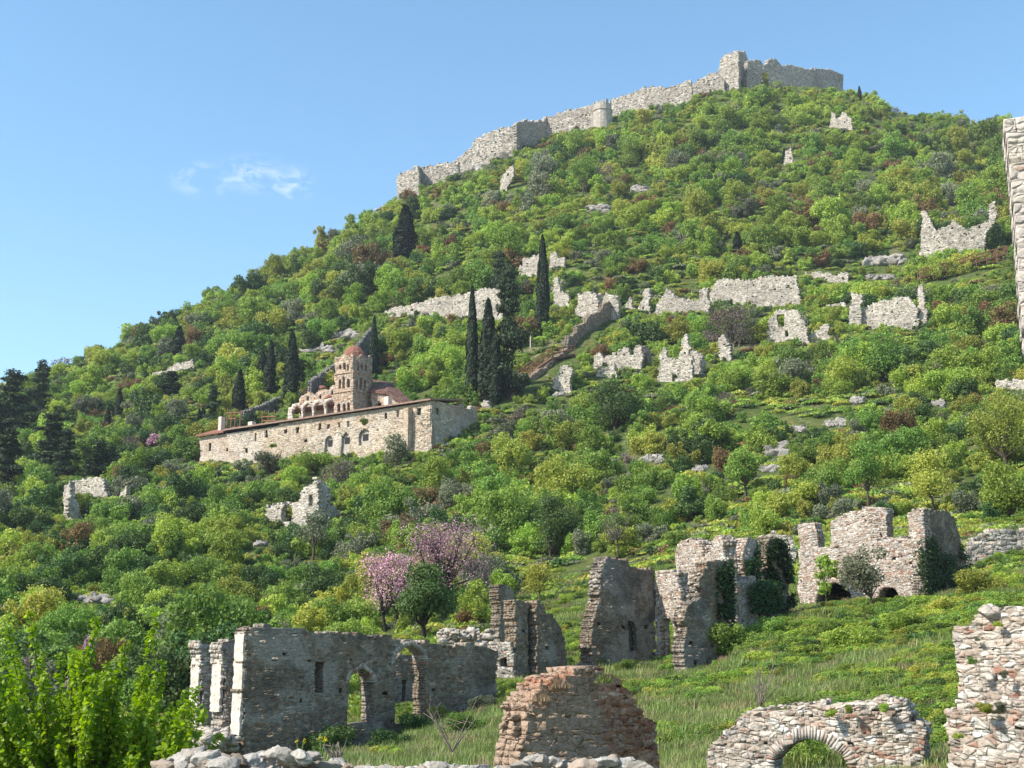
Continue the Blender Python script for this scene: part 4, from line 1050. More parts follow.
# bell tower
ptw = pc.off(B0 - .5)
sT0, sT1 = ptw.sz(353.2, 390)[0], ptw.sz(334.6, 390)[0]
zs = {k: ptw.sz(344, v)[1] for k, v in dict(top=357.5, c1=373.5, c2=392, base=417).items()}
bt = cu
TW = [(337.5, 340.5, 403.5, 416, True), (342.3, 345.3, 403, 416, True), (347, 350, 402.5, 415.5, True), (338.2, 341, 379.5, 389, True), (342.6, 345.4, 376.5, 388.5, True), (347, 349.8, 378.5, 388, True), (339.5, 341.8, 364.5, 370.5, True), (343, 345.5, 362.5, 370, True), (346.8, 349, 363.8, 369.6, True)]
tf = stone_wall('bell_tower', ptw, [(334.6, 420), (334.8, 358), (336, 355.5), (338, 358.5), (340, 357), (344, 353.8), (348, 356), (350, 357.2), (352, 353.6), (353.2, 356.5), (353.2, 418)], TW, .6, .42, .26, [M_CHURCH, M_MORT], bt, 321, ragged=.0, rough=.02, bot=zF, vouss=.25, clear=False)
pts_ = ptw.back(353.2, 390)
wT = pts_.sz(353.2, 390)[0]; sTR = pts_.sz(372, 390)[0]
TR = [(356, 358.5, 380, 389.5, True), (360, 362.5, 378, 390, True), (364, 366.5, 380, 391, True), (357, 359, 364, 371, True), (361, 363.3, 363, 371, True), (365, 367.2, 364.5, 372, True)]
stone_wall('bell_tower_side', pts_, [(353.2, 420), (353.2, 357), (355, 354), (357, 358), (362, 354), (367, 358.5), (370, 355.5), (372, 359), (372, 420)], TR, .6, .42, .26, [M_CHURCH, M_MORT], bt, 322, ragged=.0, rough=.02, bot=zF, vouss=.25, clear=False)
dT = sTR
mb = MB()
mb.hexa([pc.w(sT0 + .1, B0 - .5 + dT - .6, zF), pc.w(sT1, B0 - .5 + dT - .6, zF), pc.w(sT1, B0 - .5 + dT, zF), pc.w(sT0 + .1, B0 - .5 + dT, zF), pc.w(sT0 + .1, B0 - .5 + dT - .6, zs['top']), pc.w(sT1, B0 - .5 + dT - .6, zs['top']), pc.w(sT1, B0 - .5 + dT, zs['top']), pc.w(sT0 + .1, B0 - .5 + dT, zs['top'])])
mb.hexa([pc.w(sT1 - .6, B0 + .12, zF), pc.w(sT1 - .01, B0 + .12, zF), pc.w(sT1 - .01, B0 - 1.15 + dT, zF), pc.w(sT1 - .6, B0 - 1.15 + dT, zF), pc.w(sT1 - .6, B0 + .12, zs['top']), pc.w(sT1 - .01, B0 + .12, zs['top']), pc.w(sT1 - .01, B0 - 1.15 + dT, zs['top']), pc.w(sT1 - .6, B0 - 1.15 + dT, zs['top'])])
mb.build('bell_tower_back', M_CHURCH, bt)
mb = MB()
for kz in ('c1', 'c2'):
    z_ = zs[kz]
    mb.hexa([pc.w(sT0 - .15, B0 - .68, z_), pc.w(sT1 + .15, B0 - .68, z_), pc.w(sT1 + .15, B0 - .4 + dT, z_), pc.w(sT0 - .15, B0 - .4 + dT, z_), pc.w(sT0 - .15, B0 - .68, z_ + .22), pc.w(sT1 + .15, B0 - .68, z_ + .22), pc.w(sT1 + .15, B0 - .4 + dT, z_ + .22), pc.w(sT0 - .15, B0 - .4 + dT, z_ + .22)])
mb.build('cornice', M_CHURCH, bt)
cc = pc.w((sT0 + sT1) / 2, B0 - .5 + dT / 2, 0)
rT = (sT1 - sT0) / 2
mb = MB(); hD = pc.off(B0 + 1.5).sz(350, 345.5)[1] - zs['top']
mb.lathe((cc.x, cc.y, zs['top'] - .5), [(rT * .98, 0), (rT * .98, .6), (rT * 1.02, .62), (rT * .93, .62 + hD * .35), (rT * .66, .5 + hD * .72), (rT * .3, .5 + hD * .95), (.05, .5 + hD)], 12)
mb.build('tower_dome', M_ROOF, bt, False)
mb = MB(); zt_ = zs['top'] + hD; mb.bar((cc.x, cc.y, zt_ - .1), (cc.x, cc.y, zt_ + 1.0), .05); mb.bar(Vector((cc.x, cc.y, zt_ + .65)) - pc.off(0).w(.3, 0, 0) + pc.w(0, 0, 0), Vector((cc.x, cc.y, zt_ + .65)) + pc.off(0).w(.3, 0, 0) - pc.w(0, 0, 0), .05)
mb.build('roof_cross', M_RUST, bt)
M_ROOFR = plain_mat('dark_red_tile', (.13, .07, .052), .9, .6, 1.2, .1)
# hall right of the tower with sagging red roof
ph = pc.off(B0 + 3.5)
sH1, sH0 = ph.sz(371, 400)[0], ph.sz(402, 404)[0]
zh = ph.sz(372, 389)[1]
stone_wall('hall_wall', ph, [(371, 420), (371, 389), (384, 391), (402, 400), (402, 418)], [(375.5, 381, 402, 412, True)], .5, .45, .26, [M_CHURCH, M_MORTD], cu, 331, ragged=.0, rough=.02, bot=zF, clear=False)
mb = MB()
def hq(px, py, b):
    s_, z_ = pc.off(B0 + b).sz(px, py); return pc.w(s_, B0 + b, z_)
ring = [hq(369, 389.5, 3.0), hq(386, 391.5, 3.0), hq(404, 402, 3.0), hq(416, 405, 5.5), hq(403, 393, 9), hq(391, 382, 9), hq(374, 379.5, 9)]
mb.add([p for p in ring] + [p - Vector((0, 0, .5)) for p in ring], [tuple(range(7)), tuple(range(13, 6, -1))] + [(k, (k + 1) % 7, 7 + (k + 1) % 7, 7 + k) for k in range(7)])
mb.build('hall_roof', M_ROOFR, cu)
# pergola and small red shed left of the portico
pg = empty('timber_pergola', 'small brown timber pergola with an arch beside the convent roof', 'pergola')
m1 = MB(); m2 = MB(); pq = pc.off(9)
pt0 = [pq.sz(x, 424)[0] for x in (227, 231, 235, 240, 262, 268, 274)]
for i, s_ in enumerate(pt0):
    m1 = MB(); m1.bar(pq.w(s_, 0, zE - 1), pq.w(s_, 0, pq.sz(230, [408, 412, 409, 412, 416, 416, 417][i])[1]), .12); m1.build('post', M_RUST, pg)
for a, b, py in ((227, 240, 413), (229, 236, 419), (262, 276, 417), (262, 276, 421)):
    sa_, za = pq.sz(a, py); sb_, zb2 = pq.sz(b, py - .5); m2.bar(pq.w(sa_, 0, za), pq.w(sb_, 0, zb2), .12)
m2.build('beam', M_RUST, pg)
# retaining walls with shade put into their dark colour, rising behind the church
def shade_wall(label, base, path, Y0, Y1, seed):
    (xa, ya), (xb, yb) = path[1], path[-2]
    o = stone_wall('retaining_wall', Pl.two((xa, ya), Y0, (xb, yb), Y1), path, (), .8, .7, .4, [M_SHADED, M_MORTD], None, seed, ragged=.05, rough=.04, sink=4, clear=False)
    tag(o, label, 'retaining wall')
    for x in range(int(xa), int(xb), 2): CLEAR.append((x, min(ya, yb) - 4, np.interp(x, [xa, xb], [ya + 16, yb + 18]), min(Y0, Y1)))
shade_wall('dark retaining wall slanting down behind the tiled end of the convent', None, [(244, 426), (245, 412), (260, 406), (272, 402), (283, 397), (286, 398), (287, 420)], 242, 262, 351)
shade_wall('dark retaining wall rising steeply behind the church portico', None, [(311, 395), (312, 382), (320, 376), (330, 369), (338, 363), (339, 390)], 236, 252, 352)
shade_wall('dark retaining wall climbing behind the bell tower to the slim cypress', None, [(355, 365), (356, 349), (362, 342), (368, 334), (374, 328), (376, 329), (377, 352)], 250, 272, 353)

# ================================================================== castle on the ridge
ca = empty('castle', 'ruined hilltop castle whose pale crenellated curtain walls follow the ridge', 'castle')
C1 = [M_CASTLE, M_MORT]
_rx = [p[0] for p in RIDGE]; _rY = [p[2] for p in RIDGE]
def rY(px): return float(np.interp(px, _rx, _rY))
def cwall(name, path, dY=-4, ang=None, holes=(), thick=1.6, seed=0, sw=.85, sh=.45, dY2=None):
    a, b = path[0], path[-1]
    pl = Pl.two((a[0], 150), rY(a[0]) + dY, (b[0], 150), rY(b[0]) + (dY if dY2 is None else dY2))
    return stone_wall(name, pl, path, holes, thick, sw, sh, C1, ca, 500 + seed, ragged=.25, rough=.08, sink=6, mortar_in=.04, botclear=[(397, 186), (420, 183), (458, 171), (518, 148), (548, 136), (597, 122), (612, 110), (692, 95), (725, 86), (748, 82), (843, 87)])
def cren(pts, step=4.5, h=1.6, seed=0):
    g = random.Random(seed); out = []; x = pts[0][0]; k = 0
    xs = [p[0] for p in pts]; ys = [p[1] for p in pts]
    while x < pts[-1][0]:
        x2 = min(x + step * g.uniform(.7, 1.3), pts[-1][0]); up = h * g.uniform(.4, 1.2) if k % 2 == 0 else 0
        out += [(x, np.interp(x, xs, ys) - up), (x2, np.interp(x2, xs, ys) - up)]
        x = x2 + .01; k += 1
    return out
cwall('curtain_wall', [(397, 191)] + cren([(397, 178), (401, 173), (412, 170), (418, 168)], seed=1) + [(419, 189)], -1, seed=1, dY2=-8)
cwall('curtain_wall', [(416, 189), (417, 167), (420, 167), (421, 188)], -8, seed=2, dY2=2)
cwall('curtain_wall', [(420, 188)] + cren([(420, 169), (440, 165), (452, 162), (458, 161)], seed=3) + [(459, 180)], 1, seed=3, dY2=-9)
cwall('curtain_wall', [(456, 178)] + cren([(456, 160), (463, 154), (471, 148), (474, 141), (480, 136), (492, 131), (505, 128), (517, 126)], seed=4) + [(519, 160)], 0, seed=4, dY2=-16)
cwall('curtain_wall', [(517, 160)] + cren([(517, 125), (522, 121), (535, 122), (543, 122), (548, 117)], 3.2, seed=5) + [(549, 150)], -16, seed=5, dY2=3)
cwall('curtain_wall', [(546, 150)] + cren([(547, 119), (560, 113), (575, 109), (585, 107), (596, 104)], seed=6) + [(597, 134)], 2, seed=6, dY2=-12)
cwall('curtain_wall', [(610, 128)] + cren([(611, 100), (622, 97), (640, 90), (655, 86), (670, 88), (688, 81), (691, 81)], seed=7) + [(692, 112)], 0, seed=7, dY2=-20)
cwall('curtain_wall', [(688, 112), (690, 86), (698, 80), (704, 77), (709, 74), (716, 73), (724, 80), (725, 105)], -2, seed=8, dY2=-10)
c = P(602.5, 110, rY(602) - 11)
mb = MB(); zt_ = P(602, 103, c.y).z; zb_ = P(602, 126, c.y).z; rr = 10.5 / F * c.y
mb.lathe((c.x, c.y, 0), [(rr * 1.06, zb_ - 8), (rr * .98, zt_ - 4.2), (rr * 1.05, zt_ - 4.1), (rr * 1.05, zt_ - 3.6), (rr * .95, zt_ - 3.5), (rr * .93, zt_ - 1.2)], 20)
for k in range(20):
    if k % 2: continue
    a = 2 * math.pi * k / 20; b = 2 * math.pi * (k + 1) / 20
    vs = [Vector((c.x + q * rr * math.cos(t), c.y + q * rr * math.sin(t), z_)) for z_ in (zt_ - 1.3, zt_ - random.uniform(-.3, .5)) for q, t in ((.8, a), (.92, a), (.92, b), (.8, b))]
    mb.hexa(vs)
mb.build('round_tower', M_CASTLE, ca)
CLEAR.extend([(592 + k, 96, 122, rY(602) - 12) for k in range(0, 22, 2)])
cwall('keep', [(715, 100), (716, 75), (719, 70), (721, 58), (727, 53), (732, 53.5), (738, 51), (739, 100)], -4, seed=9, dY2=-12, thick=2)
cwall('keep_side', [(738, 100), (738, 51), (742, 52.5), (745, 51.5), (748, 59), (750, 100)], -11, seed=10, dY2=4, thick=2)
cwall('curtain_wall', [(747, 100), (748, 61), (755, 60), (760, 60), (763, 66), (767, 65), (768, 59), (776, 58.5), (781, 65), (790, 65), (801, 68), (815, 69), (828, 69), (838, 72), (843, 75), (843.5, 100)], -10, seed=11, dY2=22, thick=2)

# ================================================================== plants
L_BRIGHT = leaf_mat('leaf_bright_green', [(0.171, 0.282, 0.035), (0.262, 0.372, 0.061), (0.343, 0.432, 0.081)])
L_MID = leaf_mat('leaf_mid_green', [(0.104, 0.195, 0.034), (0.160, 0.269, 0.049), (0.227, 0.330, 0.070)])
L_DARK = leaf_mat('leaf_dark_green', [(0.036, 0.080, 0.022), (0.061, 0.118, 0.029), (0.090, 0.154, 0.040)], .25)
L_OLIVE = leaf_mat('leaf_grey_olive', [(0.119, 0.146, 0.076), (0.167, 0.188, 0.105), (0.208, 0.222, 0.140)], .25)
L_YELL = leaf_mat('leaf_yellow_green', [(0.220, 0.269, 0.041), (0.302, 0.336, 0.059), (0.388, 0.395, 0.083)])
L_RUST = leaf_mat('leaf_rusty_brown', [(.20, .11, .05), (.24, .15, .06), (.16, .16, .05)], .3)
L_PURP = leaf_mat('twig_pale_purple', [(.16, .12, .11), (.20, .16, .13), (.14, .14, .085)], .2)
L_CREAM = leaf_mat('blossom_cream', [(.13, .17, .05), (.30, .31, .18), (.45, .44, .30)], .3)
L_PINK = leaf_mat('blossom_pink', [(.37, .185, .22), (.47, .26, .30), (.57, .37, .40)], .2)
L_CYP = leaf_mat('cypress_green', [(.010, .022, .009), (.018, .034, .013), (.028, .046, .016)], .08, .7, .15)
L_PINE = leaf_mat('pine_green', [(0.027, 0.051, 0.024), (0.045, 0.075, 0.030), (0.068, 0.102, 0.042)], .12, .7, .2)
L_TREE = leaf_mat('leaf_fresh_spring', [(.11, .21, .012), (.20, .34, .02), (.32, .46, .05)], .5, .4, .05)
L_IVY = leaf_mat('ivy_green', [(.012, .035, .010), (.022, .055, .014), (.04, .085, .018)], .15)
L_GRASS = leaf_mat('grass_green', [(.135, .195, .050), (.20, .27, .075), (.27, .32, .115)], .3, .6, .3)
L_DRY = leaf_mat('dry_grass', [(.30, .22, .12), (.38, .30, .18), (.24, .20, .09)], .3, .8, .2)
L_FLOW = leaf_mat('yellow_flower', [(.55, .42, .02), (.65, .52, .04)], .3)

def leaf_arrays(Pt, Nn, size, g, elong=1.5, flat=.5):
    """one folded diamond leaf (2 triangles sharing the midrib) per point"""
    n = len(Pt)
    rd = g.normal(size=(n, 3))
    nn = Nn * (1 - flat) + rd / np.linalg.norm(rd, axis=1)[:, None] * flat
    nn /= np.linalg.norm(nn, axis=1)[:, None] + 1e-9
    t = g.normal(size=(n, 3)); t -= (t * nn).sum(1)[:, None] * nn; t /= np.linalg.norm(t, axis=1)[:, None] + 1e-9
    b = np.cross(nn, t)
    s = (size * g.uniform(.6, 1.3, n))[:, None]
    V = np.stack([Pt - t * s * elong * .5, Pt + b * s * .5 + nn * s * .12, Pt + t * s * elong * .5, Pt - b * s * .5 + nn * s * .12], 1)
    return V.reshape(-1, 3)
def leaf_mesh(name, Pt, Nn, size, g, mat, elong=1.5, flat=.5, extra=None):
    V = leaf_arrays(Pt, Nn, size, g, elong, flat); n = len(Pt)
    k = np.arange(n)[:, None] * 4
    Fc = np.concatenate([k + np.array([[0, 1, 2]]), k + np.array([[0, 2, 3]])])
    return mesh_np(name, V, Fc, mat)
def ball_points(g, n, lobes, shell=.35):
    """points in an uneven cloud of lobes: (centre, radii)"""
    w = np.array([l[1][0] * l[1][1] + l[1][0] * l[1][2] for l in lobes]); w /= w.sum()
    k = g.choice(len(lobes), n, p=w)
    d = g.normal(size=(n, 3)); d /= np.linalg.norm(d, axis=1)[:, None]
    r = 1 - shell * g.random(n) ** 1.6
    out = g.random(n) < .10; r = np.where(out, g.uniform(1.0, 1.3, n), r)
    lump = 1 + .28 * (vnoise(d[:, 0] * 2.6 + k * 3.3, d[:, 1] * 2.6 + d[:, 2] * 2.1 + k * 1.7, 9) - .5) * 2
    C = np.array([l[0] for l in lobes]); Rr = np.array([l[1] for l in lobes])
    return C[k] + d * Rr[k] * (r * lump)[:, None], d
def bush_lobes(g, n=8, tall=1.0, spread=.62):
    out = [((0, 0, .34 * tall), (.50, .50, .40 * tall))]
    for i in range(int(n * 1.6)):
        a = g.uniform(0, 2 * math.pi); q = g.uniform(.2, 1) ** .8 * spread * 1.15; r = g.uniform(.12, .38)
        out.append(((q * math.cos(a), q * math.sin(a), g.uniform(.05, 1.0 - .35 * q) * tall), (r, r, r * g.uniform(.7, 1.15))))
    return out
PROTO = bpy.data.collections.new('plant_sources')       # not linked to the scene
def bush_mesh(name, seed, n, size, mat, tall=1.0, lobes=8, spread=.62, zlo=-.15):
    g = np.random.default_rng(seed)
    Pt, Nn = ball_points(g, n, bush_lobes(g, lobes, tall, spread))
    k = Pt[:, 2] > zlo
    return leaf_mesh(name, Pt[k], Nn[k], size, g, mat, 1.5, .5 if size < .08 else .38)
SPEC = {'bright': L_BRIGHT, 'mid': L_MID, 'dark': L_DARK, 'olive': L_OLIVE, 'yellow': L_YELL, 'rust': L_RUST, 'purple': L_PURP, 'cream': L_CREAM}
SN = list(SPEC)
BM = {}       # (species, shape, lod) -> mesh
LOD = {0: (10000, .050), 1: (5400, .066), 2: (2600, .094)}
TALL = [1.1, 1.3, 1.55, .95, 1.8]
def get_bush(sp, shp, lod):
    key = (sp, shp, lod)
    if key not in BM:
        n, s = LOD[lod]
        thin = .45 if sp in ('purple',) else 1
        BM[key] = bush_mesh('bush_leaves', 1000 + shp * 17, int(n * thin), s * (.8 if thin < 1 else 1), SPEC[sp], TALL[shp], [9, 11, 11, 9, 12][shp])
    return BM[key]

def scatter(name, pts, scl, rotz, idx, meshes, label, cat=None):
    """one stuff object: the meshes instanced on points"""
    col = bpy.data.collections.new(name + '_sources')
    for i, me in enumerate(meshes):
        col.objects.link(bpy.data.objects.new('src_%03d_%s' % (i, name), me))
    n = len(pts)
    me = bpy.data.meshes.new(name)
    me.vertices.add(n); me.vertices.foreach_set('co', np.asarray(pts, np.float32).ravel())
    a = me.attributes.new('scl', 'FLOAT_VECTOR', 'POINT'); a.data.foreach_set('vector', np.asarray(scl, np.float32).ravel())
    a = me.attributes.new('rot', 'FLOAT_VECTOR', 'POINT'); rr = np.zeros((n, 3), np.float32); rr[:, 2] = rotz; a.data.foreach_set('vector', rr.ravel())
    a = me.attributes.new('idx', 'INT', 'POINT'); a.data.foreach_set('value', np.asarray(idx, np.int32))
    o = link(name, me)
    o['kind'] = 'stuff'; o['label'] = label
    ng = bpy.data.node_groups.new(name, 'GeometryNodeTree')
    ng.interface.new_socket(name='Geometry', in_out='INPUT', socket_type='NodeSocketGeometry')
    ng.interface.new_socket(name='Geometry', in_out='OUTPUT', socket_type='NodeSocketGeometry')
    gi = ng.nodes.new('NodeGroupInput'); go = ng.nodes.new('NodeGroupOutput')
    ci = ng.nodes.new('GeometryNodeCollectionInfo'); ci.inputs['Collection'].default_value = col
    ci.inputs['Separate Children'].default_value = True; ci.inputs['Reset Children'].default_value = True
    iop = ng.nodes.new('GeometryNodeInstanceOnPoints')
    def attr(nm, dt):
        q = ng.nodes.new('GeometryNodeInputNamedAttribute'); q.data_type = dt; q.inputs['Name'].default_value = nm; return q.outputs[0]
    m2p = ng.nodes.new('GeometryNodeMeshToPoints')
    ng.links.new(gi.outputs[0], m2p.inputs[0]); ng.links.new(m2p.outputs[0], iop.inputs['Points'])
    ng.links.new(ci.outputs[0], iop.inputs['Instance']); iop.inputs['Pick Instance'].default_value = True
    ng.links.new(attr('idx', 'INT'), iop.inputs['Instance Index'])
    e2r = ng.nodes.new('FunctionNodeEulerToRotation')
    ng.links.new(attr('rot', 'FLOAT_VECTOR'), e2r.inputs[0]); ng.links.new(e2r.outputs[0], iop.inputs['Rotation'])
    ng.links.new(attr('scl', 'FLOAT_VECTOR'), iop.inputs['Scale'])
    ng.links.new(iop.outputs[0], go.inputs[0])
    md = o.modifiers.new('scatter', 'NODES'); md.node_group = ng
    return o

CL = np.array(CLEAR)
def hides(px, py0, py1, rad, Y, margin=0.0):
    """whether a plant would stand in front of something kept clear, or inside it"""
    m = (np.abs(CL[:, 0] - px) < rad * 1.0 + 1) & (CL[:, 3] > Y - 1.5) & (py0 < CL[:, 2] - margin) & (py1 > CL[:, 1])
    return bool(m.any())

# ------------------------------------------------------------------ cypresses and pines
def cyp_mesh(seed, n=4200, size=.02, mat=L_CYP, prof=None):
    g = np.random.default_rng(seed)
    h = g.random(n) ** .9
    r = (prof or (lambda h: .085 * np.clip(h / .12, .35, 1) ** .6 * np.clip((1 - h) / .55, 0, 1) ** .62))(h)
    a = g.uniform(0, 2 * math.pi, n)
    rr = r * (1 - .4 * g.random(n) ** 2) * (.8 + .45 * vnoise(a * 1.6 + seed, h * 14, seed))
    Pt = np.stack([rr * np.cos(a), rr * np.sin(a), h + g.normal(0, .008, n)], -1)
    Nn = np.stack([np.cos(a), np.sin(a), np.full(n, .5)], -1)
    return leaf_mesh('cypress_leaves', Pt, Nn, size, g, mat, 2.2, .4)
CYM = [cyp_mesh(s) for s in (1, 2, 3)]
def pine_mesh(seed):
    gg = np.random.default_rng(seed); L = []
    for k in range(30):
        h = gg.uniform(.1, .96); a = gg.uniform(0, 6.28); w = .19 * (1 - h * .72) * gg.uniform(.3, 1.05); r = gg.uniform(.045, .09) * (1.1 - .45 * h)
        L.append(((w * math.cos(a), w * math.sin(a), h), (r * 1.2, r * 1.2, r * .6)))
    for h in np.linspace(.15, .97, 9): L.append(((0, 0, h), (.06, .06, .07)))
    Pt, Nn = ball_points(gg, 6500, L, .5)
    return leaf_mesh('pine_leaves', Pt, Nn, .018, gg, L_PINE, 2.0, .5)
PIM = [pine_mesh(s) for s in (5, 6, 8)]
def trunk(parent, h, r, mat=M_BARK, lean=0):
    mb = MB(); mb.bar((0, 0, -1.0), (0, 0, h), r, 7, r * .55); return mb.build('trunk', mat, parent)
def conifer(kind, px, ybase, ytop, wpx, label, group, Y=None, i=0):
    Y = Y or hit(px, ybase); b = P(px, ybase, Y); t = P(px, ytop, Y); hgt = t.z - b.z
    root = empty(kind, label, 'tree', group, (b.x, b.y, b.z))
    me = (CYM if kind == 'cypress_tree' else PIM)[i % 3]
    o = link('crown', me, root)
    w = wpx / F * Y / 2
    base = .085 if kind == 'cypress_tree' else .19
    o.scale = (w / base, w / base, hgt); o.rotation_euler.z = i * 1.3
    tr = trunk(root, hgt * .12, w * .16, M_BARKD)
    CLEAR.append((px, ytop, ybase - (ybase - ytop) * .18, Y))
    return root
CG = 'cypresses on the hillside'
for i, (px, yb, yt, w, lab) in enumerate([
    (290, 405, 332, 15, 'broad dark cypress standing just left of the church portico'), (269, 398, 341, 11, 'slender cypress next to the broad cypress behind the convent'), (261, 396, 350, 10, 'shorter cypress tucked behind the slender one at the convent'),
    (238, 418, 370, 13, 'feathery cypress above the tiled end of the convent'), (203, 418, 405, 4, 'tiny thin cypress beyond the tiled end of the convent'), (199, 420, 408, 4, 'second tiny thin cypress beyond the tiled end of the convent'), (373, 378, 316, 9, 'slim cypress right behind the bell tower'),
    (471.5, 402, 287, 12, 'first tall pencil cypress, standing left of the broad dark conifers'), (488, 402, 300, 19, 'thick tall cypress between the pencil cypress and the dark conifers'), (543, 334, 236, 13, 'tallest slim cypress standing alone by the square pale ruin'),
    (405, 262, 206, 22, 'broad dark cypress alone high on the slope under the castle wall'), (178, 356, 326, 12, 'small dark cypress on the far shoulder of the ridge'), (738, 252, 232, 9, 'small dark cypress in the bright scrub of the upper slope'), (860, 100, 86, 4, 'tiny dark cypress on the summit line past the castle'), (495, 405, 330, 14, 'ragged cypress in front of the dark conifer clump'),
    (118, 420, 388, 8, 'thin dark cypress amid the scrub of the far slope'), (107, 426, 408, 6, 'short dark cypress beside the thin one on the far slope'), (785, 165, 148, 5, 'tiny cypress beside the thin upright stone fragment')]):
    conifer('cypress_tree', px, yb, yt, w, lab, CG, None, i)
PG = 'dark pines on the hillside'
for i, (px, yb, yt, w, lab) in enumerate([
    (508, 398, 268, 42, 'broad dark conifer behind the pencil cypresses'), (499, 310, 252, 26, 'bushy dark conifer top above the conifer clump'), (8, 440, 372, 54, 'dark pine at the edge of the picture on the ridge shoulder'), (38, 420, 362, 30, 'tall dark pine breaking the far skyline'),
    (50, 470, 415, 46, 'big dark pine below the skyline pine'), (98, 480, 441, 34, 'dark rounded pine above the low ruined wall'), (4, 500, 430, 40, 'dark pine cut by the picture edge'), (64, 482, 430, 30, 'dark pine beside the big dark pine'), (170, 396, 372, 36, 'dark spreading pine under the pale terrace ledge'), (212, 424, 385, 20, 'grey green pine above the tiled end of the convent'), (300, 385, 360, 22, 'dark pine behind the church portico')]):
    conifer('pine_tree', px, yb, yt, w, lab, PG, None, i)

# ------------------------------------------------------------------ broadleaf trees with trunk and limbs
def branch_tree(name, label, cat, base, hgt, width, mat, seed, leaf=.09, n=5000, bark=M_BARK, tr=.16, group=None, lobes=10, open_=.4, crown_lo=.3, sparse=1.0, stems=1, lean=(0, 0)):
    g = np.random.default_rng(seed)
    root = empty(name, label, cat, group, base)
    mb = MB(); L = []
    for q in range(lobes):
        a = g.uniform(0, 2 * math.pi); rr = g.uniform(.15, .78) * width / 2
        zz = hgt * (crown_lo + (1 - crown_lo) * g.uniform(.15, .86))
        s = width * g.uniform(.13, .24)
        L.append(((rr * math.cos(a) + lean[0] * zz / hgt, rr * math.sin(a) + lean[1] * zz / hgt, zz), (s, s, s * g.uniform(.8, 1.15))))
    L.append(((lean[0] * .85, lean[1] * .85, hgt * .88), (width * .2, width * .2, hgt * .12)))
    for s_ in range(stems):
        o_ = Vector((g.uniform(-.15, .15) * stems, g.uniform(-.15, .15) * stems, -.5)); fork = Vector((o_.x * 2 + lean[0] * .3, o_.y * 2 + lean[1] * .3, hgt * crown_lo * g.uniform(.7, 1.1)))
        mb.bar(o_, fork, tr, 8, tr * .7)
        for (c, r) in L[s_::stems]:
            c = Vector(c); m = fork.lerp(c, .5) + Vector(g.uniform(-.08, .08, 3)) * width
            mb.bar(fork, m, tr * .5, 6, tr * .3); mb.bar(m, c, tr * .3, 5, tr * .1)
            for _ in range(4):
                e = c + Vector(g.normal(0, .6, 3)) * r[0]; mb.bar(c, e, tr * .1, 4, tr * .03)
    mb.build('trunk', bark, root)
    Pt, Nn = ball_points(g, int(n * sparse), L, .6)
    link('crown', leaf_mesh('crown', Pt, Nn, leaf, g, mat), root)
    return root
def tree_at(name, label, cat, px, ybase, ytop, wpx, mat, seed, Y=None, **kw):
    Y = Y or hit(px, ybase); b = P(px, ybase, Y); t = P(px, ytop, Y)
    b.z = hz(b.x, b.y)
    r = branch_tree(name, label, cat, b, t.z - b.z, wpx / F * Y, mat, seed, **kw)
    CLEAR.append((px, ytop, ybase, Y))
    return r
tree_at('judas_tree', 'large pink blossoming tree behind the long roofless house', 'tree', 443, 622, 518, 96, L_PINK, 3, 92, leaf=.10, n=6200, lobes=36, bark=M_BARKD, tr=.2, crown_lo=.35, stems=2)
tree_at('judas_tree', 'slanting pink blossoming tree beside the larger pink tree', 'tree', 390, 634, 552, 66, L_PINK, 4, 90, leaf=.10, n=3200, lobes=20, bark=M_BARKD, tr=.15, crown_lo=.2, stems=2)
tree_at('broadleaf_tree', 'green tree on a black trunk in front of the large pink tree', 'tree', 424, 645, 562, 66, L_DARK, 5, 80, leaf=.12, n=6500, lobes=14, bark=M_BARKD, tr=.22, crown_lo=.22)
tree_at('judas_tree', 'small pink blossoming tree glimpsed behind the fresh green tree', 'tree', 86, 690, 636, 32, L_PINK, 6, 62, leaf=.11, n=2400, lobes=8, bark=M_BARKD, tr=.1, crown_lo=.2)
tree_at('bare_shrub', 'nearly bare purplish shrub right of the pink tree', 'shrub', 486, 600, 556, 40, L_PURP, 7, 94, leaf=.08, n=1800, lobes=9, bark=M_TWIG, tr=.1, crown_lo=.2, stems=3)
tree_at('olive_tree', 'young olive tree standing before the house with two low arches', 'tree', 867, 620, 546, 54, L_OLIVE, 8, 64, leaf=.085, n=4300, lobes=18, bark=M_BARK, tr=.08, crown_lo=.3)
tree_at('fig_tree', 'small bright fig sapling left of the olive before the two arched house', 'tree', 828, 605, 556, 26, L_BRIGHT, 9, 72, leaf=.15, n=700, lobes=8, bark=M_BARK, tr=.06, crown_lo=.25)
tree_at('olive_tree', 'grey green olive tree below the arched roofless ruin', 'tree', 312, 560, 512, 52, L_OLIVE, 10, leaf=.17, n=3000, lobes=11, tr=.2, crown_lo=.25)
tree_at('olive_tree', 'silvery olive tree against the convent wall left of the buttress', 'tree', 396, 466, 434, 34, L_OLIVE, 11, 196, leaf=.25, n=2200, lobes=9, tr=.2, crown_lo=.15)
tree_at('olive_tree', 'low silvery olive tree under the middle of the convent wall', 'tree', 268, 478, 455, 34, L_OLIVE, 12, 212, leaf=.25, n=2200, lobes=9, tr=.2, crown_lo=.1)
tree_at('broadleaf_tree', 'bright yellow green round tree under the convent wall', 'tree', 316, 484, 456, 50, L_BRIGHT, 13, 202, leaf=.28, n=3600, lobes=12, tr=.25, crown_lo=.1)
tree_at('bare_shrub', 'wide pale purplish leafless thicket below the longest upper wall', 'shrub', 735, 348, 306, 56, L_PURP, 14, leaf=.22, n=3600, lobes=14, bark=M_TWIG, tr=.2, crown_lo=.1, stems=3)
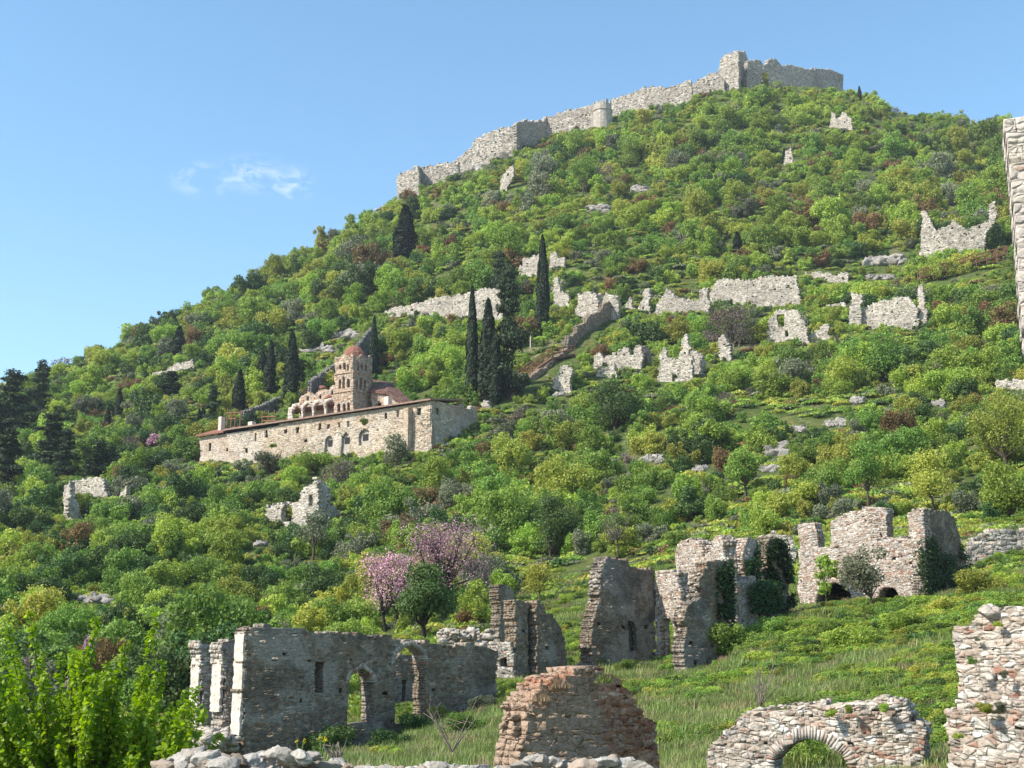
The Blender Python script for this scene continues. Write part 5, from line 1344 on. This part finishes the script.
tree_at('judas_tree', 'tiny magenta blossoming bush at the ruined house with the high stub', 'tree', 645, 366, 350, 9, L_PINK, 15, leaf=.25, n=500, lobes=5, tr=.08, crown_lo=.1)
tree_at('judas_tree', 'faint pink blossoming bush above the tiled end of the convent', 'tree', 152, 447, 434, 16, L_PINK, 16, leaf=.28, n=900, lobes=7, tr=.1, crown_lo=.1)
tree_at('broadleaf_tree', 'big leafy green tree below the broad rectangular ruin', 'tree', 885, 382, 332, 72, L_MID, 17, leaf=.26, n=6500, lobes=16, tr=.3, crown_lo=.12)
tree_at('broadleaf_tree', 'dark green tree on a short trunk in the middle of the open slope', 'tree', 745, 496, 450, 40, L_MID, 18, leaf=.16, n=4500, lobes=12, tr=.2, crown_lo=.25)
tree_at('broadleaf_tree', 'slim tree with an open crown above the gap of the two arched house', 'tree', 868, 508, 440, 44, L_MID, 19, leaf=.14, n=3200, lobes=13, tr=.12, crown_lo=.25)
tree_at('broadleaf_tree', 'yellow green open crowned tree right of the slim tree', 'tree', 935, 512, 452, 64, L_YELL, 20, leaf=.14, n=4200, lobes=14, tr=.14, crown_lo=.25)
tree_at('broadleaf_tree', 'large pale green tree in front of the broken wall top at the far side', 'tree', 1008, 470, 395, 76, L_YELL, 21, leaf=.17, n=6000, lobes=16, tr=.25, crown_lo=.2)
tree_at('bare_tree', 'thin bare reddish tree above the tall two storey ruin', 'tree', 617, 562, 505, 36, L_PURP, 22, leaf=.09, n=1300, lobes=10, bark=M_BARK, tr=.1, crown_lo=.35)
tree_at('broadleaf_tree', 'deep green oak left of the thin bare reddish tree', 'tree', 553, 556, 496, 56, L_DARK, 23, leaf=.15, n=7500, lobes=18, tr=.22, crown_lo=.02)
tree_at('broadleaf_tree', 'dark round oak on the slope above the tall two storey ruin', 'tree', 690, 520, 486, 38, L_DARK, 24, leaf=.15, n=4600, lobes=10, tr=.2, crown_lo=.05)
tree_at('broadleaf_tree', 'dark oak in the upper middle of the slope below the twin stumps', 'tree', 615, 430, 384, 66, L_DARK, 25, leaf=.24, n=6500, lobes=15, tr=.3, crown_lo=.1)
tree_at('broadleaf_tree', 'round green tree on the slope right above the bright meadow edge', 'tree', 1010, 520, 462, 66, L_BRIGHT, 26, leaf=.15, n=5200, lobes=13, tr=.2, crown_lo=.1)
tree_at('broadleaf_tree', 'spreading young tree with olive foliage just above the two piers', 'tree', 540, 610, 566, 44, L_YELL, 27, 98, leaf=.12, n=2200, lobes=11, tr=.1, crown_lo=.3)
tree_at('broadleaf_tree', 'fresh green bush tree between the pink tree and the dark wall stump', 'tree', 478, 622, 580, 36, L_BRIGHT, 28, 84, leaf=.11, n=2600, lobes=9, tr=.1, crown_lo=.1)
tree_at('broadleaf_tree', 'round bright tree on the castle slope under the low curtain wall', 'tree', 584, 194, 160, 38, L_MID, 29, leaf=.36, n=4200, lobes=10, tr=.3, crown_lo=.05)
tree_at('broadleaf_tree', 'rounded green tree right of the other castle slope tree', 'tree', 628, 168, 138, 38, L_MID, 30, leaf=.36, n=4200, lobes=10, tr=.3, crown_lo=.05)
tree_at('cream_bush', 'cream flowering bush above the jagged cliff like ruin', 'shrub', 950, 206, 182, 26, L_CREAM, 31, leaf=.3, n=2200, lobes=8, tr=.15, crown_lo=.05)

# ------------------------------------------------------------------ scrub over the whole slope
CL = np.array(CLEAR)
LAND = [(700, 150, 'the castle slope'), ]
def species(px, py, Y, g):
    """which plants grow where"""
    up = np.clip((420 - py) / 250, 0, 1)
    n = fbm(px / 60, py / 40, 21, 2) + .5
    left = np.clip((330 - px) / 330, 0, 1)
    w = dict(bright=.30 + .35 * up, mid=.40 - .1 * up, dark=.15 + .16 * left - .09 * up, olive=.09 + .04 * up, yellow=.13 + .12 * up, rust=.04 + .03 * up, purple=.02, cream=.012 * up)
    if n > .58: w['bright'] *= 2.2; w['yellow'] *= 2
    if n < .45: w['dark'] *= 2.0; w['mid'] *= 1.5
    if px > 620 and py > 400: w['yellow'] *= 1.8; w['olive'] *= 1.8; w['dark'] *= .6; w['rust'] *= 1.4
    if px < 330 and py > 440: w['dark'] *= 1.4; w['bright'] *= .75; w['mid'] *= 1.4
    k = list(w); p = np.array([w[q] for q in k]); p /= p.sum()
    return k[g.choice(len(k), p=p)]
g = np.random.default_rng(99)
cand = []
Yc = 62.0
while Yc < 500:
    st_ = 1.2 + Yc / 160.0
    for x in np.arange(-.47 * Yc - 4, .47 * Yc + 4, st_):
        cand.append((x + g.uniform(-.5, .5) * st_, Yc + g.uniform(-.5, .5) * st_))
    Yc += st_ * 1.05
cand = np.array(cand)
cz = H(cand[:, 0], cand[:, 1])
dep = cand[:, 1] * CP + cz * SP
cpx = 512 + F * cand[:, 0] / dep; cpy = 384 - F * (-cand[:, 1] * SP + cz * CP) / dep
inter = np.interp(cand[:, 0] / cand[:, 1], UG, KL[11])
ridgeY = np.exp(inter)
dens = fbm(cand[:, 0] / 14, cand[:, 1] / 14, 31, 3) + .5
PL = []
for i in range(len(cand)):
    px, py, Y = cpx[i], cpy[i], cand[i, 1]
    if px < -45 or px > 1070 or Y > ridgeY[i] + 14: continue
    r0 = g.random()
    size = (.42 + 1.75 * r0 ** 3.0) * (1.0 + min(Y, 420) / 155) * (.6 + .9 * dens[i])
    openslope = px > 600 and py > 400
    if openslope: size *= .8
    size *= .9 if Y < 330 else .78
    if Y > ridgeY[i] - 30: size *= .75
    bare = 610 < px < 900 and 395 < py < 505
    if bare and dens[i] < .56 and g.random() < .7: continue
    # the meadow and its edges carry grass, not scrub
    if px > 505 and py > 560 - max(0, (px - 640)) * .13:
        if g.random() > .10: continue
        size *= .45
    if Y < 78 and px > 430: continue
    if px < 505 and Y < 70 and g.random() < .35: continue
    if dens[i] < .37 and g.random() < (.75 if openslope else .45): continue
    sp = species(px, py, Y, g)
    shp = int(g.integers(0, 5))
    rp = size / Y * F
    tall = TALL[shp] * .95
    if hides(px, py - rp * tall, py, rp, Y):
        for q_ in (.75, .55, .4, .28):
            if not hides(px, py - rp * q_ * tall, py, rp * q_, Y): size *= q_; rp *= q_; break
        else: continue
    PL.append((cand[i, 0], Y, cz[i], size, sp, shp, px, py, rp))
print('plants', len(PL))
order = sorted(range(len(PL)), key=lambda i: -PL[i][8] * (1 if 8 < PL[i][6] < 1016 and PL[i][7] < 745 else 0))
tops = order[:300]
rest = order[300:]
# names for where a plant stands
LM = [(335, 375, 'the bell tower'), (310, 408, 'the church portico'), (225, 452, 'the tiled end of the convent'), (320, 445, 'the middle of the convent wall'), (425, 430, 'the shaded convent end'), (295, 510, 'the arched roofless ruin'), (72, 505, 'the narrow tower stump'), (95, 598, 'the white limestone outcrop'), (450, 560, 'the large pink tree'),
      (386, 590, 'the slanting pink tree'), (425, 600, 'the tree with the black trunk'), (370, 640, 'the long roofless house'), (540, 630, 'the two close piers'), (505, 600, 'the dark wall stump'), (625, 600, 'the tall two storey ruin'), (765, 570, 'the ivy covered piers'), (860, 560, 'the house with two low arches'), (990, 545, 'the tumbled dry stone wall'), (200, 680, 'the pale rubble bank'),
      (690, 505, 'the dark round oak'), (745, 475, 'the short trunked dark tree'), (868, 475, 'the slim open tree'), (935, 480, 'the yellow green tree'), (1008, 435, 'the large pale green tree'), (553, 525, 'the deep green oak'), (615, 405, 'the dark upper oak'), (675, 365, 'the twin wall stumps'), (617, 365, 'the house with the high stub'), (778, 452, 'the pale rock patch'), (885, 355, 'the big leafy tree'), (312, 535, 'the grey green olive'), (617, 535, 'the thin bare tree'), (98, 460, 'the dark rounded pine'), (20, 490, 'the pines at the picture edge'), (86, 660, 'the small pink tree'), (535, 370, 'the railed stairs'), (1010, 490, 'the round green tree'), (540, 590, 'the spreading young tree')]
CN = dict(bright='bright green', mid='mid green', dark='dark green', olive='grey olive', yellow='yellow green', rust='rusty brown', purple='purplish bare', cream='cream flowering')
SH = ['low rounded', 'rounded', 'domed', 'flat spreading', 'upright']
def where(px, py):
    d = [((px - l[0]) ** 2 + (1.3 * (py - l[1])) ** 2, l) for l in LM]; l = min(d)[1]
    dx, dy = px - l[0], py - l[1]
    if abs(dy) > abs(dx): rel = 'above' if dy < 0 else 'below'
    else: rel = 'left of' if dx < 0 else 'right of'
    return rel + ' ' + l[2], l[2]
groups = {}
for i in tops:
    x, Y, z, size, sp, shp, px, py, rp = PL[i]
    w, lm = where(px, py - rp * .5)
    groups.setdefault((sp, shp, w), []).append(i)
ORD = ['first', 'second', 'third', 'fourth', 'fifth', 'sixth', 'seventh', 'eighth', 'ninth', 'tenth', 'eleventh', 'twelfth']
for (sp, shp, w), mem in groups.items():
    mem.sort(key=lambda i: PL[i][6])
    for k, i in enumerate(mem):
        x, Y, z, size, sp, shp, px, py, rp = PL[i]
        pre = ''
        if len(mem) == 2: pre = ['leftmost ', 'rightmost '][k]
        elif len(mem) > 2: pre = ORD[min(k, 11)] + ' from the left '
        me = get_bush(sp, shp, 0 if rp > 26 else 1)
        o = link('bush', me)
        o.location = (x, Y, z - .1 * size); o.scale = (size, size, size); o.rotation_euler.z = g.uniform(0, 6.28)
        tag(o, (pre + SH[shp] + ' ' + CN[sp] + ' bush ' + w).strip(), 'bush', 'bushes on the lower slope')
src, smap = [], {}
pts, scl, rz, ix = [], [], [], []
for i in rest:
    x, Y, z, size, sp, shp, px, py, rp = PL[i]
    lod = 1 if rp > 13 else 2
    key = (sp, shp, lod)
    if key not in smap: smap[key] = len(src); src.append(get_bush(*key))
    pts.append((x, Y, z - .12 * size)); q = g.uniform(.85, 1.15); scl.append((size, size * q, size * g.uniform(.8, 1.2))); rz.append(g.uniform(0, 6.28)); ix.append(smap[key])
scatter('hillside_scrub', pts, scl, rz, ix, src, 'dense mixed green scrub covering the hillside up to the castle')

# low herbs and tufts between the bushes
tm = []
for sp in ('bright', 'mid', 'olive', 'yellow', 'rust', 'dark'):
    for s in (1, 2):
        gg = np.random.default_rng(700 + s + len(sp))
        a = gg.uniform(0, 6.28, 260); q = gg.random(260) ** .6
        Pt = np.stack([q * np.cos(a), q * np.sin(a), .38 * (1 - q ** 2) * gg.random(260)], -1); Nn = np.stack([np.cos(a) * q, np.sin(a) * q, np.full(260, .8)], -1)
        tm.append(leaf_mesh('tuft', Pt, Nn, .17, gg, SPEC[sp]))
pts, scl, rz, ix = [], [], [], []
for i in range(27000):
    Y = math.exp(g.uniform(math.log(50), math.log(490))); x = g.uniform(-.46, .46) * Y
    if Y > float(np.interp(x / Y, UG, np.exp(KL[11]))) + 5: continue
    if fbm(np.array([x / 9]), np.array([Y / 9]), 77, 2)[0] < -.10: continue
    z = hz(x, Y); px, py = proj(x, Y, z)
    if px > 505 and py > 575 and Y < 100: continue
    s = g.uniform(.5, 1.1) * (1 + Y / 260)
    if hides(px, py - s * .4 / Y * F, py, s / Y * F, Y): continue
    pts.append((x, Y, z - .03)); scl.append((s, s, s)); rz.append(g.uniform(0, 6.28))
    sp = int(g.choice(6, p=[.26, .26, .15, .2, .08, .05])); ix.append(sp * 2 + int(g.integers(0, 2)))
scatter('ground_cover', pts, scl, rz, ix, tm, 'low herbs and tufts growing between the bushes of the slope')

# ------------------------------------------------------------------ meadow grass
def grass_mesh(seed, n, h, w, mat, rad=.6, dome=0.0):
    gg = np.random.default_rng(seed)
    a = gg.uniform(0, 6.28, n); q = np.sqrt(gg.random(n)) * rad
    b = np.stack([q * np.cos(a), q * np.sin(a), np.full(n, -.05)], -1)
    hh = h * gg.uniform(.45, 1.25, n) * (1 - dome * (q / rad) ** 1.5); th = gg.uniform(0, 6.28, n); ln = gg.uniform(.1, .6, n) * hh
    d = np.stack([np.cos(th), np.sin(th), 0 * th], -1); s = np.stack([-np.sin(th), np.cos(th), 0 * th], -1) * w / 2
    mid = b + d * (ln * .35)[:, None] + np.array([0, 0, 1]) * (hh * .6)[:, None]
    tip = b + d * ln[:, None] + np.array([0, 0, 1]) * hh[:, None]
    V = np.stack([b - s, b + s, mid + s * .8, mid - s * .8, tip], 1).reshape(-1, 3)
    k = np.arange(n)[:, None] * 5
    return mesh_np('grass_tuft', V, [k + np.array([[0, 1, 2, 3]]), k + np.array([[3, 2, 4]])], mat)
GM = [grass_mesh(s, 260, .25, .022, L_GRASS) for s in (1, 2, 3)] + [grass_mesh(4, 170, .42, .022, L_GRASS), grass_mesh(5, 120, .36, .02, L_DRY)]
pts, scl, rz, ix = [], [], [], []
for i in range(13000):
    Y = math.exp(g.uniform(math.log(20), math.log(115))); x = g.uniform(-.3, .47) * Y
    z = hz(x, Y); px, py = proj(x, Y, z)
    if py > 800 or px > 1040 or px < 200: continue
    if Y > 100 and px < 500: continue
    n = fbm(np.array([x / 5]), np.array([Y / 5]), 44, 2)[0]
    s = g.uniform(.7, 1.2) * (1 + n * 1.1) * (1.0 if Y > 34 else .8)
    if s < .35: continue
    if hides(px, py - s * .35 / Y * F, py - 3, s * .5 / Y * F, Y, 3): s *= .5
    pts.append((x, Y, z)); scl.append((s * 1.1, s * 1.1, s)); rz.append(g.uniform(0, 6.28))
    ix.append(int(g.choice(5, p=[.25, .25, .22, .15, .13])))
scatter('meadow_grass', pts, scl, rz, ix, GM, 'fresh green meadow grass around the near ruins')

hmesh = [get_bush(k, q, 1) for k in ('mid', 'bright', 'dark', 'yellow') for q in (0, 3)]
pts, scl, rz, ix = [], [], [], []
for i in range(9000):
    Y = math.exp(g.uniform(math.log(30), math.log(112))); x = g.uniform(-.2, .47) * Y
    z = hz(x, Y); px, py = proj(x, Y, z)
    if px < 380 or px > 1040 or py > 790: continue
    n = float(fbm(np.array([x / 6]), np.array([Y / 6]), 57, 3)[0]) + (.13 if Y > 48 else -.05) + (.08 if px > 900 else 0)
    if n < .03: continue
    s = g.uniform(.18, .5) * (1 + 1.6 * n)
    if hides(px, py - s * .7 / Y * F, py, s / Y * F, Y, 4): continue
    pts.append((x, Y, z - .02)); scl.append((s * 1.25, s * 1.25, s * .75)); rz.append(g.uniform(0, 6.28))
    ix.append(int(g.choice(4, p=[.4, .38, .08, .14])) * 2 + int(g.integers(0, 2)))
scatter('meadow_herbs', pts, scl, rz, ix, hmesh, 'low leafy herbs growing in patches through the meadow grass')

# herb patches in the meadow, named plants at the walls
HB = 'leafy weeds in the meadow'
hm = {}
def weed(px, py, wpx, mat_key, label, Y=None, lod=0, tallf=.8, z=None, grp=HB, name='weed'):
    Y = Y or hit(px, py); p = P(px, py, Y)
    if z is None: p.z = hz(p.x, p.y)
    s = wpx / 2 / F * Y
    me = get_bush(mat_key, int(px) % 5, lod)
    o = link(name, me); o.location = p; o.scale = (s, s, s * tallf); o.rotation_euler.z = px
    return tag(o, label, 'plant', grp)
for px, py, w, k, lab in [
    (735, 655, 66, 'mid', 'wide dark fern patch spreading in the meadow beside the tall ruin'), (770, 640, 50, 'mid', 'fern patch in the meadow below the ivy covered piers'), (850, 655, 60, 'bright', 'bright weed patch in the middle of the upper meadow'), (905, 640, 60, 'bright', 'leafy weed patch in the meadow below the olive'), (830, 640, 40, 'mid', 'green weed patch in the meadow under the fig sapling'), (915, 720, 34, 'mid', 'broad leaved weeds at the end of the arched wall'),
    (945, 620, 50, 'yellow', 'yellowish weeds at the corner of the two arched house'), (980, 598, 60, 'yellow', 'yellow flowering weeds on the bank above the stepped wall'), (1010, 590, 40, 'bright', 'fresh weeds on the bank at the picture edge'), (880, 612, 30, 'yellow', 'yellowish bush under the olive tree'), (718, 632, 24, 'dark', 'dark shrub at the foot of the ivy covered piers'), (646, 668, 14, 'olive', 'pale grey shrub in the doorway of the tall ruin'), (668, 672, 22, 'mid', 'climbing green shrub by the doorway of the tall ruin'), (625, 672, 26, 'mid', 'low shrub at the foot of the shaded wall of the tall ruin'), (600, 668, 22, 'mid', 'green tuft behind the brick stub top'),
    (505, 690, 22, 'mid', 'weed clump at the end of the long roofless house'), (440, 722, 34, 'yellow', 'light green shrub in front of the tall arched opening'), (465, 735, 46, 'mid', 'leafy weeds on the bank below the long roofless house'), (415, 735, 44, 'dark', 'dark shrub below the tall arched opening'), (480, 712, 34, 'olive', 'greyish weeds beside the brick stub'), (362, 722, 26, 'bright', 'green bush seen through the arched window'), (410, 722, 26, 'mid', 'low bush inside the tall arched opening'), (388, 752, 50, 'dark', 'dark weeds in shade along the foot of the long roofless house'), (330, 755, 60, 'dark', 'deep green weeds in the shade of the long roofless house'), (690, 742, 26, 'mid', 'weeds left of the arched wall'), (812, 768, 60, 'mid', 'shaded weeds inside the wide arch'), (935, 755, 26, 'dark', 'dark weeds in the gap between the arched wall and the stepped wall')]:
    weed(px, py, w, k, lab, tallf=.8)
# plants rooted on wall tops and faces
for px, py, w, k, Y, lab in [(831, 716, 14, 'bright', 24.6, 'small green plant on the arched wall top above the arch'), (849, 713, 11, 'bright', 24.4, 'tiny green plant on the arched wall right of the first one'), (884, 712, 12, 'bright', 24.1, 'green plant on the arched wall near its high end'), (998, 626, 11, 'bright', 20.9, 'green tuft growing near the top of the stepped wall'), (972, 664, 12, 'mid', 21.0, 'green tuft on the face of the stepped wall'), (1005, 712, 22, 'olive', 20.2, 'grey green shrub on the ledge of the stepped wall'), (985, 712, 20, 'yellow', 20.1, 'yellowish grass clump on the ledge of the stepped wall'), (1004, 678, 10, 'olive', 20.8, 'grey tuft on the stepped wall face'), (958, 738, 12, 'bright', 19.6, 'green weed at the base edge of the stepped wall'), (977, 641, 7, 'olive', 21.2, 'tiny grey tuft between bricks of the stepped wall'), (273, 447, 9, 'mid', 212.0, 'round creeper bush growing out of the convent wall'), (364, 425, 10, 'mid', 201.0, 'trailing creeper above the right hand convent arch')]:
    o = weed(px, py, w, k, lab, Y, 0, .8, z=0, grp='plants growing on the walls', name='wall_plant')
# ivy on the near ruins
def ivy(label, pl, poly, b, n, seed, leaf=.12):
    gg = np.random.default_rng(seed)
    q = [pl.sz(*p) for p in poly]; s0, s1 = min(a[0] for a in q), max(a[0] for a in q); z0, z1 = min(a[1] for a in q), max(a[1] for a in q)
    s = gg.uniform(s0, s1, n * 3); z = gg.uniform(z0, z1, n * 3)
    k = inpoly(q, s + gg.normal(0, .12, n * 3), z + gg.normal(0, .12, n * 3)) & (fbm(s * 1.3, z * 1.3, seed, 2) > -.17); s, z = s[k][:n], z[k][:n]
    d = -np.abs(gg.normal(0, .13, len(s))) - .06 + b
    Pt = np.stack([pl.A[0] + pl.d[0] * s + pl.n[0] * d, pl.A[1] + pl.d[1] * s + pl.n[1] * d, z], -1)
    Nn = np.tile(np.array([-pl.n[0], -pl.n[1], .5]), (len(s), 1))
    o = link('ivy', leaf_mesh('ivy', Pt, Nn, leaf, gg, L_IVY, 1.1, .45))
    return tag(o, label, 'ivy', 'ivy on the near ruins')
ivy('ivy sheet covering the shaded corner block of the tall two storey ruin', pd_, [(717, 572), (731, 560), (732, 660), (722, 664), (716, 620)], 0, 2600, 1)
ivy('dark ivy mat on the left one of the overgrown piers', pi1, [(744, 545), (757, 540), (762, 612), (742, 614), (746, 590)], 0, 2200, 2)
ivy('thick ivy cloak on the rounded right one of the overgrown piers', pi1.off(.5), [(766, 546), (775, 538), (785, 544), (790, 570), (793, 606), (764, 612)], 0, 3200, 3, .14)
ivy('low ivy mound between the two overgrown piers', pi1.off(-.3), [(740, 586), (758, 580), (772, 586), (774, 612), (740, 614)], -.5, 1800, 4)
ivy('ivy hanging on the shaded end wall of the two arched house', pe, [(925, 530), (938, 550), (955, 560), (960, 545), (968, 565), (974, 600), (925, 606)], 0, 3600, 5)
ivy('ivy strip at the sunny corner of the two arched house', pr, [(921, 540), (926, 540), (927, 608), (918, 604)], 0, 500, 6)
# dry grass on the brick stub and yellow flowers
def tuftmesh(name, label, px, py, Y, spread, n, h, mat, cat, seed):
    gg = np.random.default_rng(seed); me = grass_mesh(seed, n, h, .010, mat, spread, .85)
    o = link(name, me); o.location = P(px, py, Y); return tag(o, label, cat)
tuftmesh('dry_grass_tuft', 'dry straw coloured grass on the left shoulder of the brick stub', 556, 684, 15.9, .22, 420, .17, L_DRY, 'grass tuft', 5)
tuftmesh('dry_grass_tuft', 'dry grass tuft lower on the broken edge of the brick stub', 540, 697, 15.7, .15, 260, .15, L_DRY, 'grass tuft', 6)
tuftmesh('grass_tuft', 'green grass tuft on the right shoulder of the brick stub', 604, 679, 15.95, .12, 240, .17, L_GRASS, 'grass tuft', 7)
def flower_plant(px, py, Y, hpx, label, seed):
    gg = np.random.default_rng(seed); h = hpx / F * Y
    root = empty('yellow_flower_plant', label, 'plant', None, P(px, py, Y))
    mb = MB(); hd = []
    for k in range(3):
        a = gg.uniform(0, 6.28); e = Vector((math.cos(a) * h * .25, math.sin(a) * h * .25, h * gg.uniform(.7, 1))); mb.bar((0, 0, -.1), e, .012, 5, .006); hd.append(e)
    mb.build('stem', L_MID, root)
    Pt = np.concatenate([np.array(e) + gg.normal(0, h * .05, (9, 3)) for e in hd]); link('blossom', leaf_mesh('blossom', Pt, np.tile([0, 0, 1.0], (len(Pt), 1)), h * .09, gg, L_FLOW, 1.1), root)
flower_plant(320, 757, 12.5, 20, 'thin yellow flowering weed on the boulder parapet', 3)
flower_plant(300, 754, 12.5, 15, 'shorter yellow flowering weed left on the boulder parapet', 4)
def twigs(px, py, Y, hpx, label, seed, n=9):
    gg = np.random.default_rng(seed); h = hpx / F * Y; mb = MB()
    b = P(px, py, Y)
    for k in range(n):
        a = gg.uniform(0, 6.28); e = b + Vector((math.cos(a) * h * gg.uniform(.2, .8), math.sin(a) * h * .4, h * gg.uniform(.5, 1)))
        mb.bar(b, e, .012, 5, .005)
        for q in range(4):
            m = b.lerp(e, gg.uniform(.3, .95)); mb.bar(m, m + Vector(gg.normal(0, .2, 3)) * h + Vector((0, 0, h * .15)), .006, 4, .003)
    o = mb.build('bare_twigs', M_TWIG); return tag(o, label, 'twigs')
twigs(760, 706, 26.5, 46, 'bare leafless twigs rising behind the arched wall', 2)
twigs(338, 764, 12.3, 20, 'bare twigs standing on the boulder parapet', 3)
twigs(452, 752, 20, 50, 'reddish bare canes below the long roofless house', 4, 6)

# ------------------------------------------------------------------ fresh green tree, near left
def fresh_tree():
    gg = np.random.default_rng(12)
    Y0 = 15.5
    root = empty('fresh_green_tree', 'bright fresh green young tree with long upright leafy shoots near the viewer', 'tree')
    base = P(92, 830, Y0); base.z = hz(base.x, base.y) - .1
    tips = [(30, 612), (60, 655), (96, 616), (157, 612), (127, 640), (8, 626), (-22, 640), (76, 650), (146, 668), (188, 690), (205, 708), (44, 672), (-40, 690), (165, 660), (112, 672), (18, 665), (222, 735), (178, 722), (-10, 690), (60, 700), (140, 720)]
    sh = [(P(px, py, Y0 + gg.uniform(-.7, .7)), 1.0) for px, py in tips]
    for k in range(155):
        px = gg.uniform(-70, 205); lim = 640 + abs(px - 70) * .30 + gg.uniform(0, 105)
        sh.append((P(px, lim, Y0 + gg.uniform(-1.0, 1.0)), .8))
    mb = MB(); Pl_, Nl = [], []
    forks = [base + Vector((gg.uniform(-.3, .3), gg.uniform(-.3, .3), gg.uniform(.2, .6))) for _ in range(7)]
    mb.bar(base - Vector((0, 0, .5)), base + Vector((0, 0, .35)), .10, 8, .08)
    for f in forks: mb.bar(base + Vector((0, 0, .25)), f, .06, 6, .04)
    for t, wgt in sh:
        f = forks[gg.integers(0, 7)]
        d = t - f; ctrl = f.lerp(t, .45) + Vector((d.x * .18, d.y * .1, -abs(d.x) * .12 - .05))
        prev = f; N_ = 14
        for i in range(1, N_ + 1):
            u = i / N_; p = f.lerp(ctrl, u).lerp(ctrl.lerp(t, u), u)
            mb.bar(prev, p, .018 * (1 - .85 * (u - 1 / N_)), 5, .018 * (1 - .85 * u))
            if u > .15:
                dirv = (p - prev).normalized()
                m = int(31 * wgt)
                rad = .085 * (1.15 - .55 * u)
                for _ in range(m):
                    q = prev.lerp(p, gg.random()); o_ = Vector(gg.normal(0, 1, 3)); o_ -= dirv * o_.dot(dirv) * .6
                    o_.normalize()
                    Pl_.append(np.array(q + o_ * (rad * gg.uniform(.4, 1.3)))); Nl.append(np.array(o_ * .6 + Vector((0, 0, .6)) + dirv * .2))
            prev = p
    mb.build('trunk', M_BARK, root)
    Pt = np.array(Pl_); Nn = np.array(Nl)
    link('crown', leaf_mesh('crown', Pt, Nn, .054, gg, L_TREE, 1.35, .45), root)
    for c in root.children: c.location = -root.location
fresh_tree()

# ------------------------------------------------------------------ air
USE_HAZE = True
if USE_HAZE:
    m = bpy.data.materials.new('haze'); m.use_nodes = True
    nt = m.node_tree
    for n in list(nt.nodes):
        if n.type == 'BSDF_PRINCIPLED': nt.nodes.remove(n)
    pv = nt.nodes.new('ShaderNodeVolumePrincipled'); pv.inputs['Color'].default_value = (.80, .88, 1, 1); pv.inputs['Density'].default_value = .00011
    nt.links.new(pv.outputs[0], nt.nodes['Material Output'].inputs['Volume'])
    mb = MB()
    x0, x1, y0, y1, z0, z1 = -1500, 1500, -300, 1500, -12, 420
    mb.hexa([(x0, y0, z0), (x1, y0, z0), (x1, y1, z0), (x0, y1, z0), (x0, y0, z1), (x1, y0, z1), (x1, y1, z1), (x0, y1, z1)])
    hz_ = mb.build('haze', m); hz_['kind'] = 'stuff'; hz_['label'] = 'thin pale summer haze in the air over the hillside'
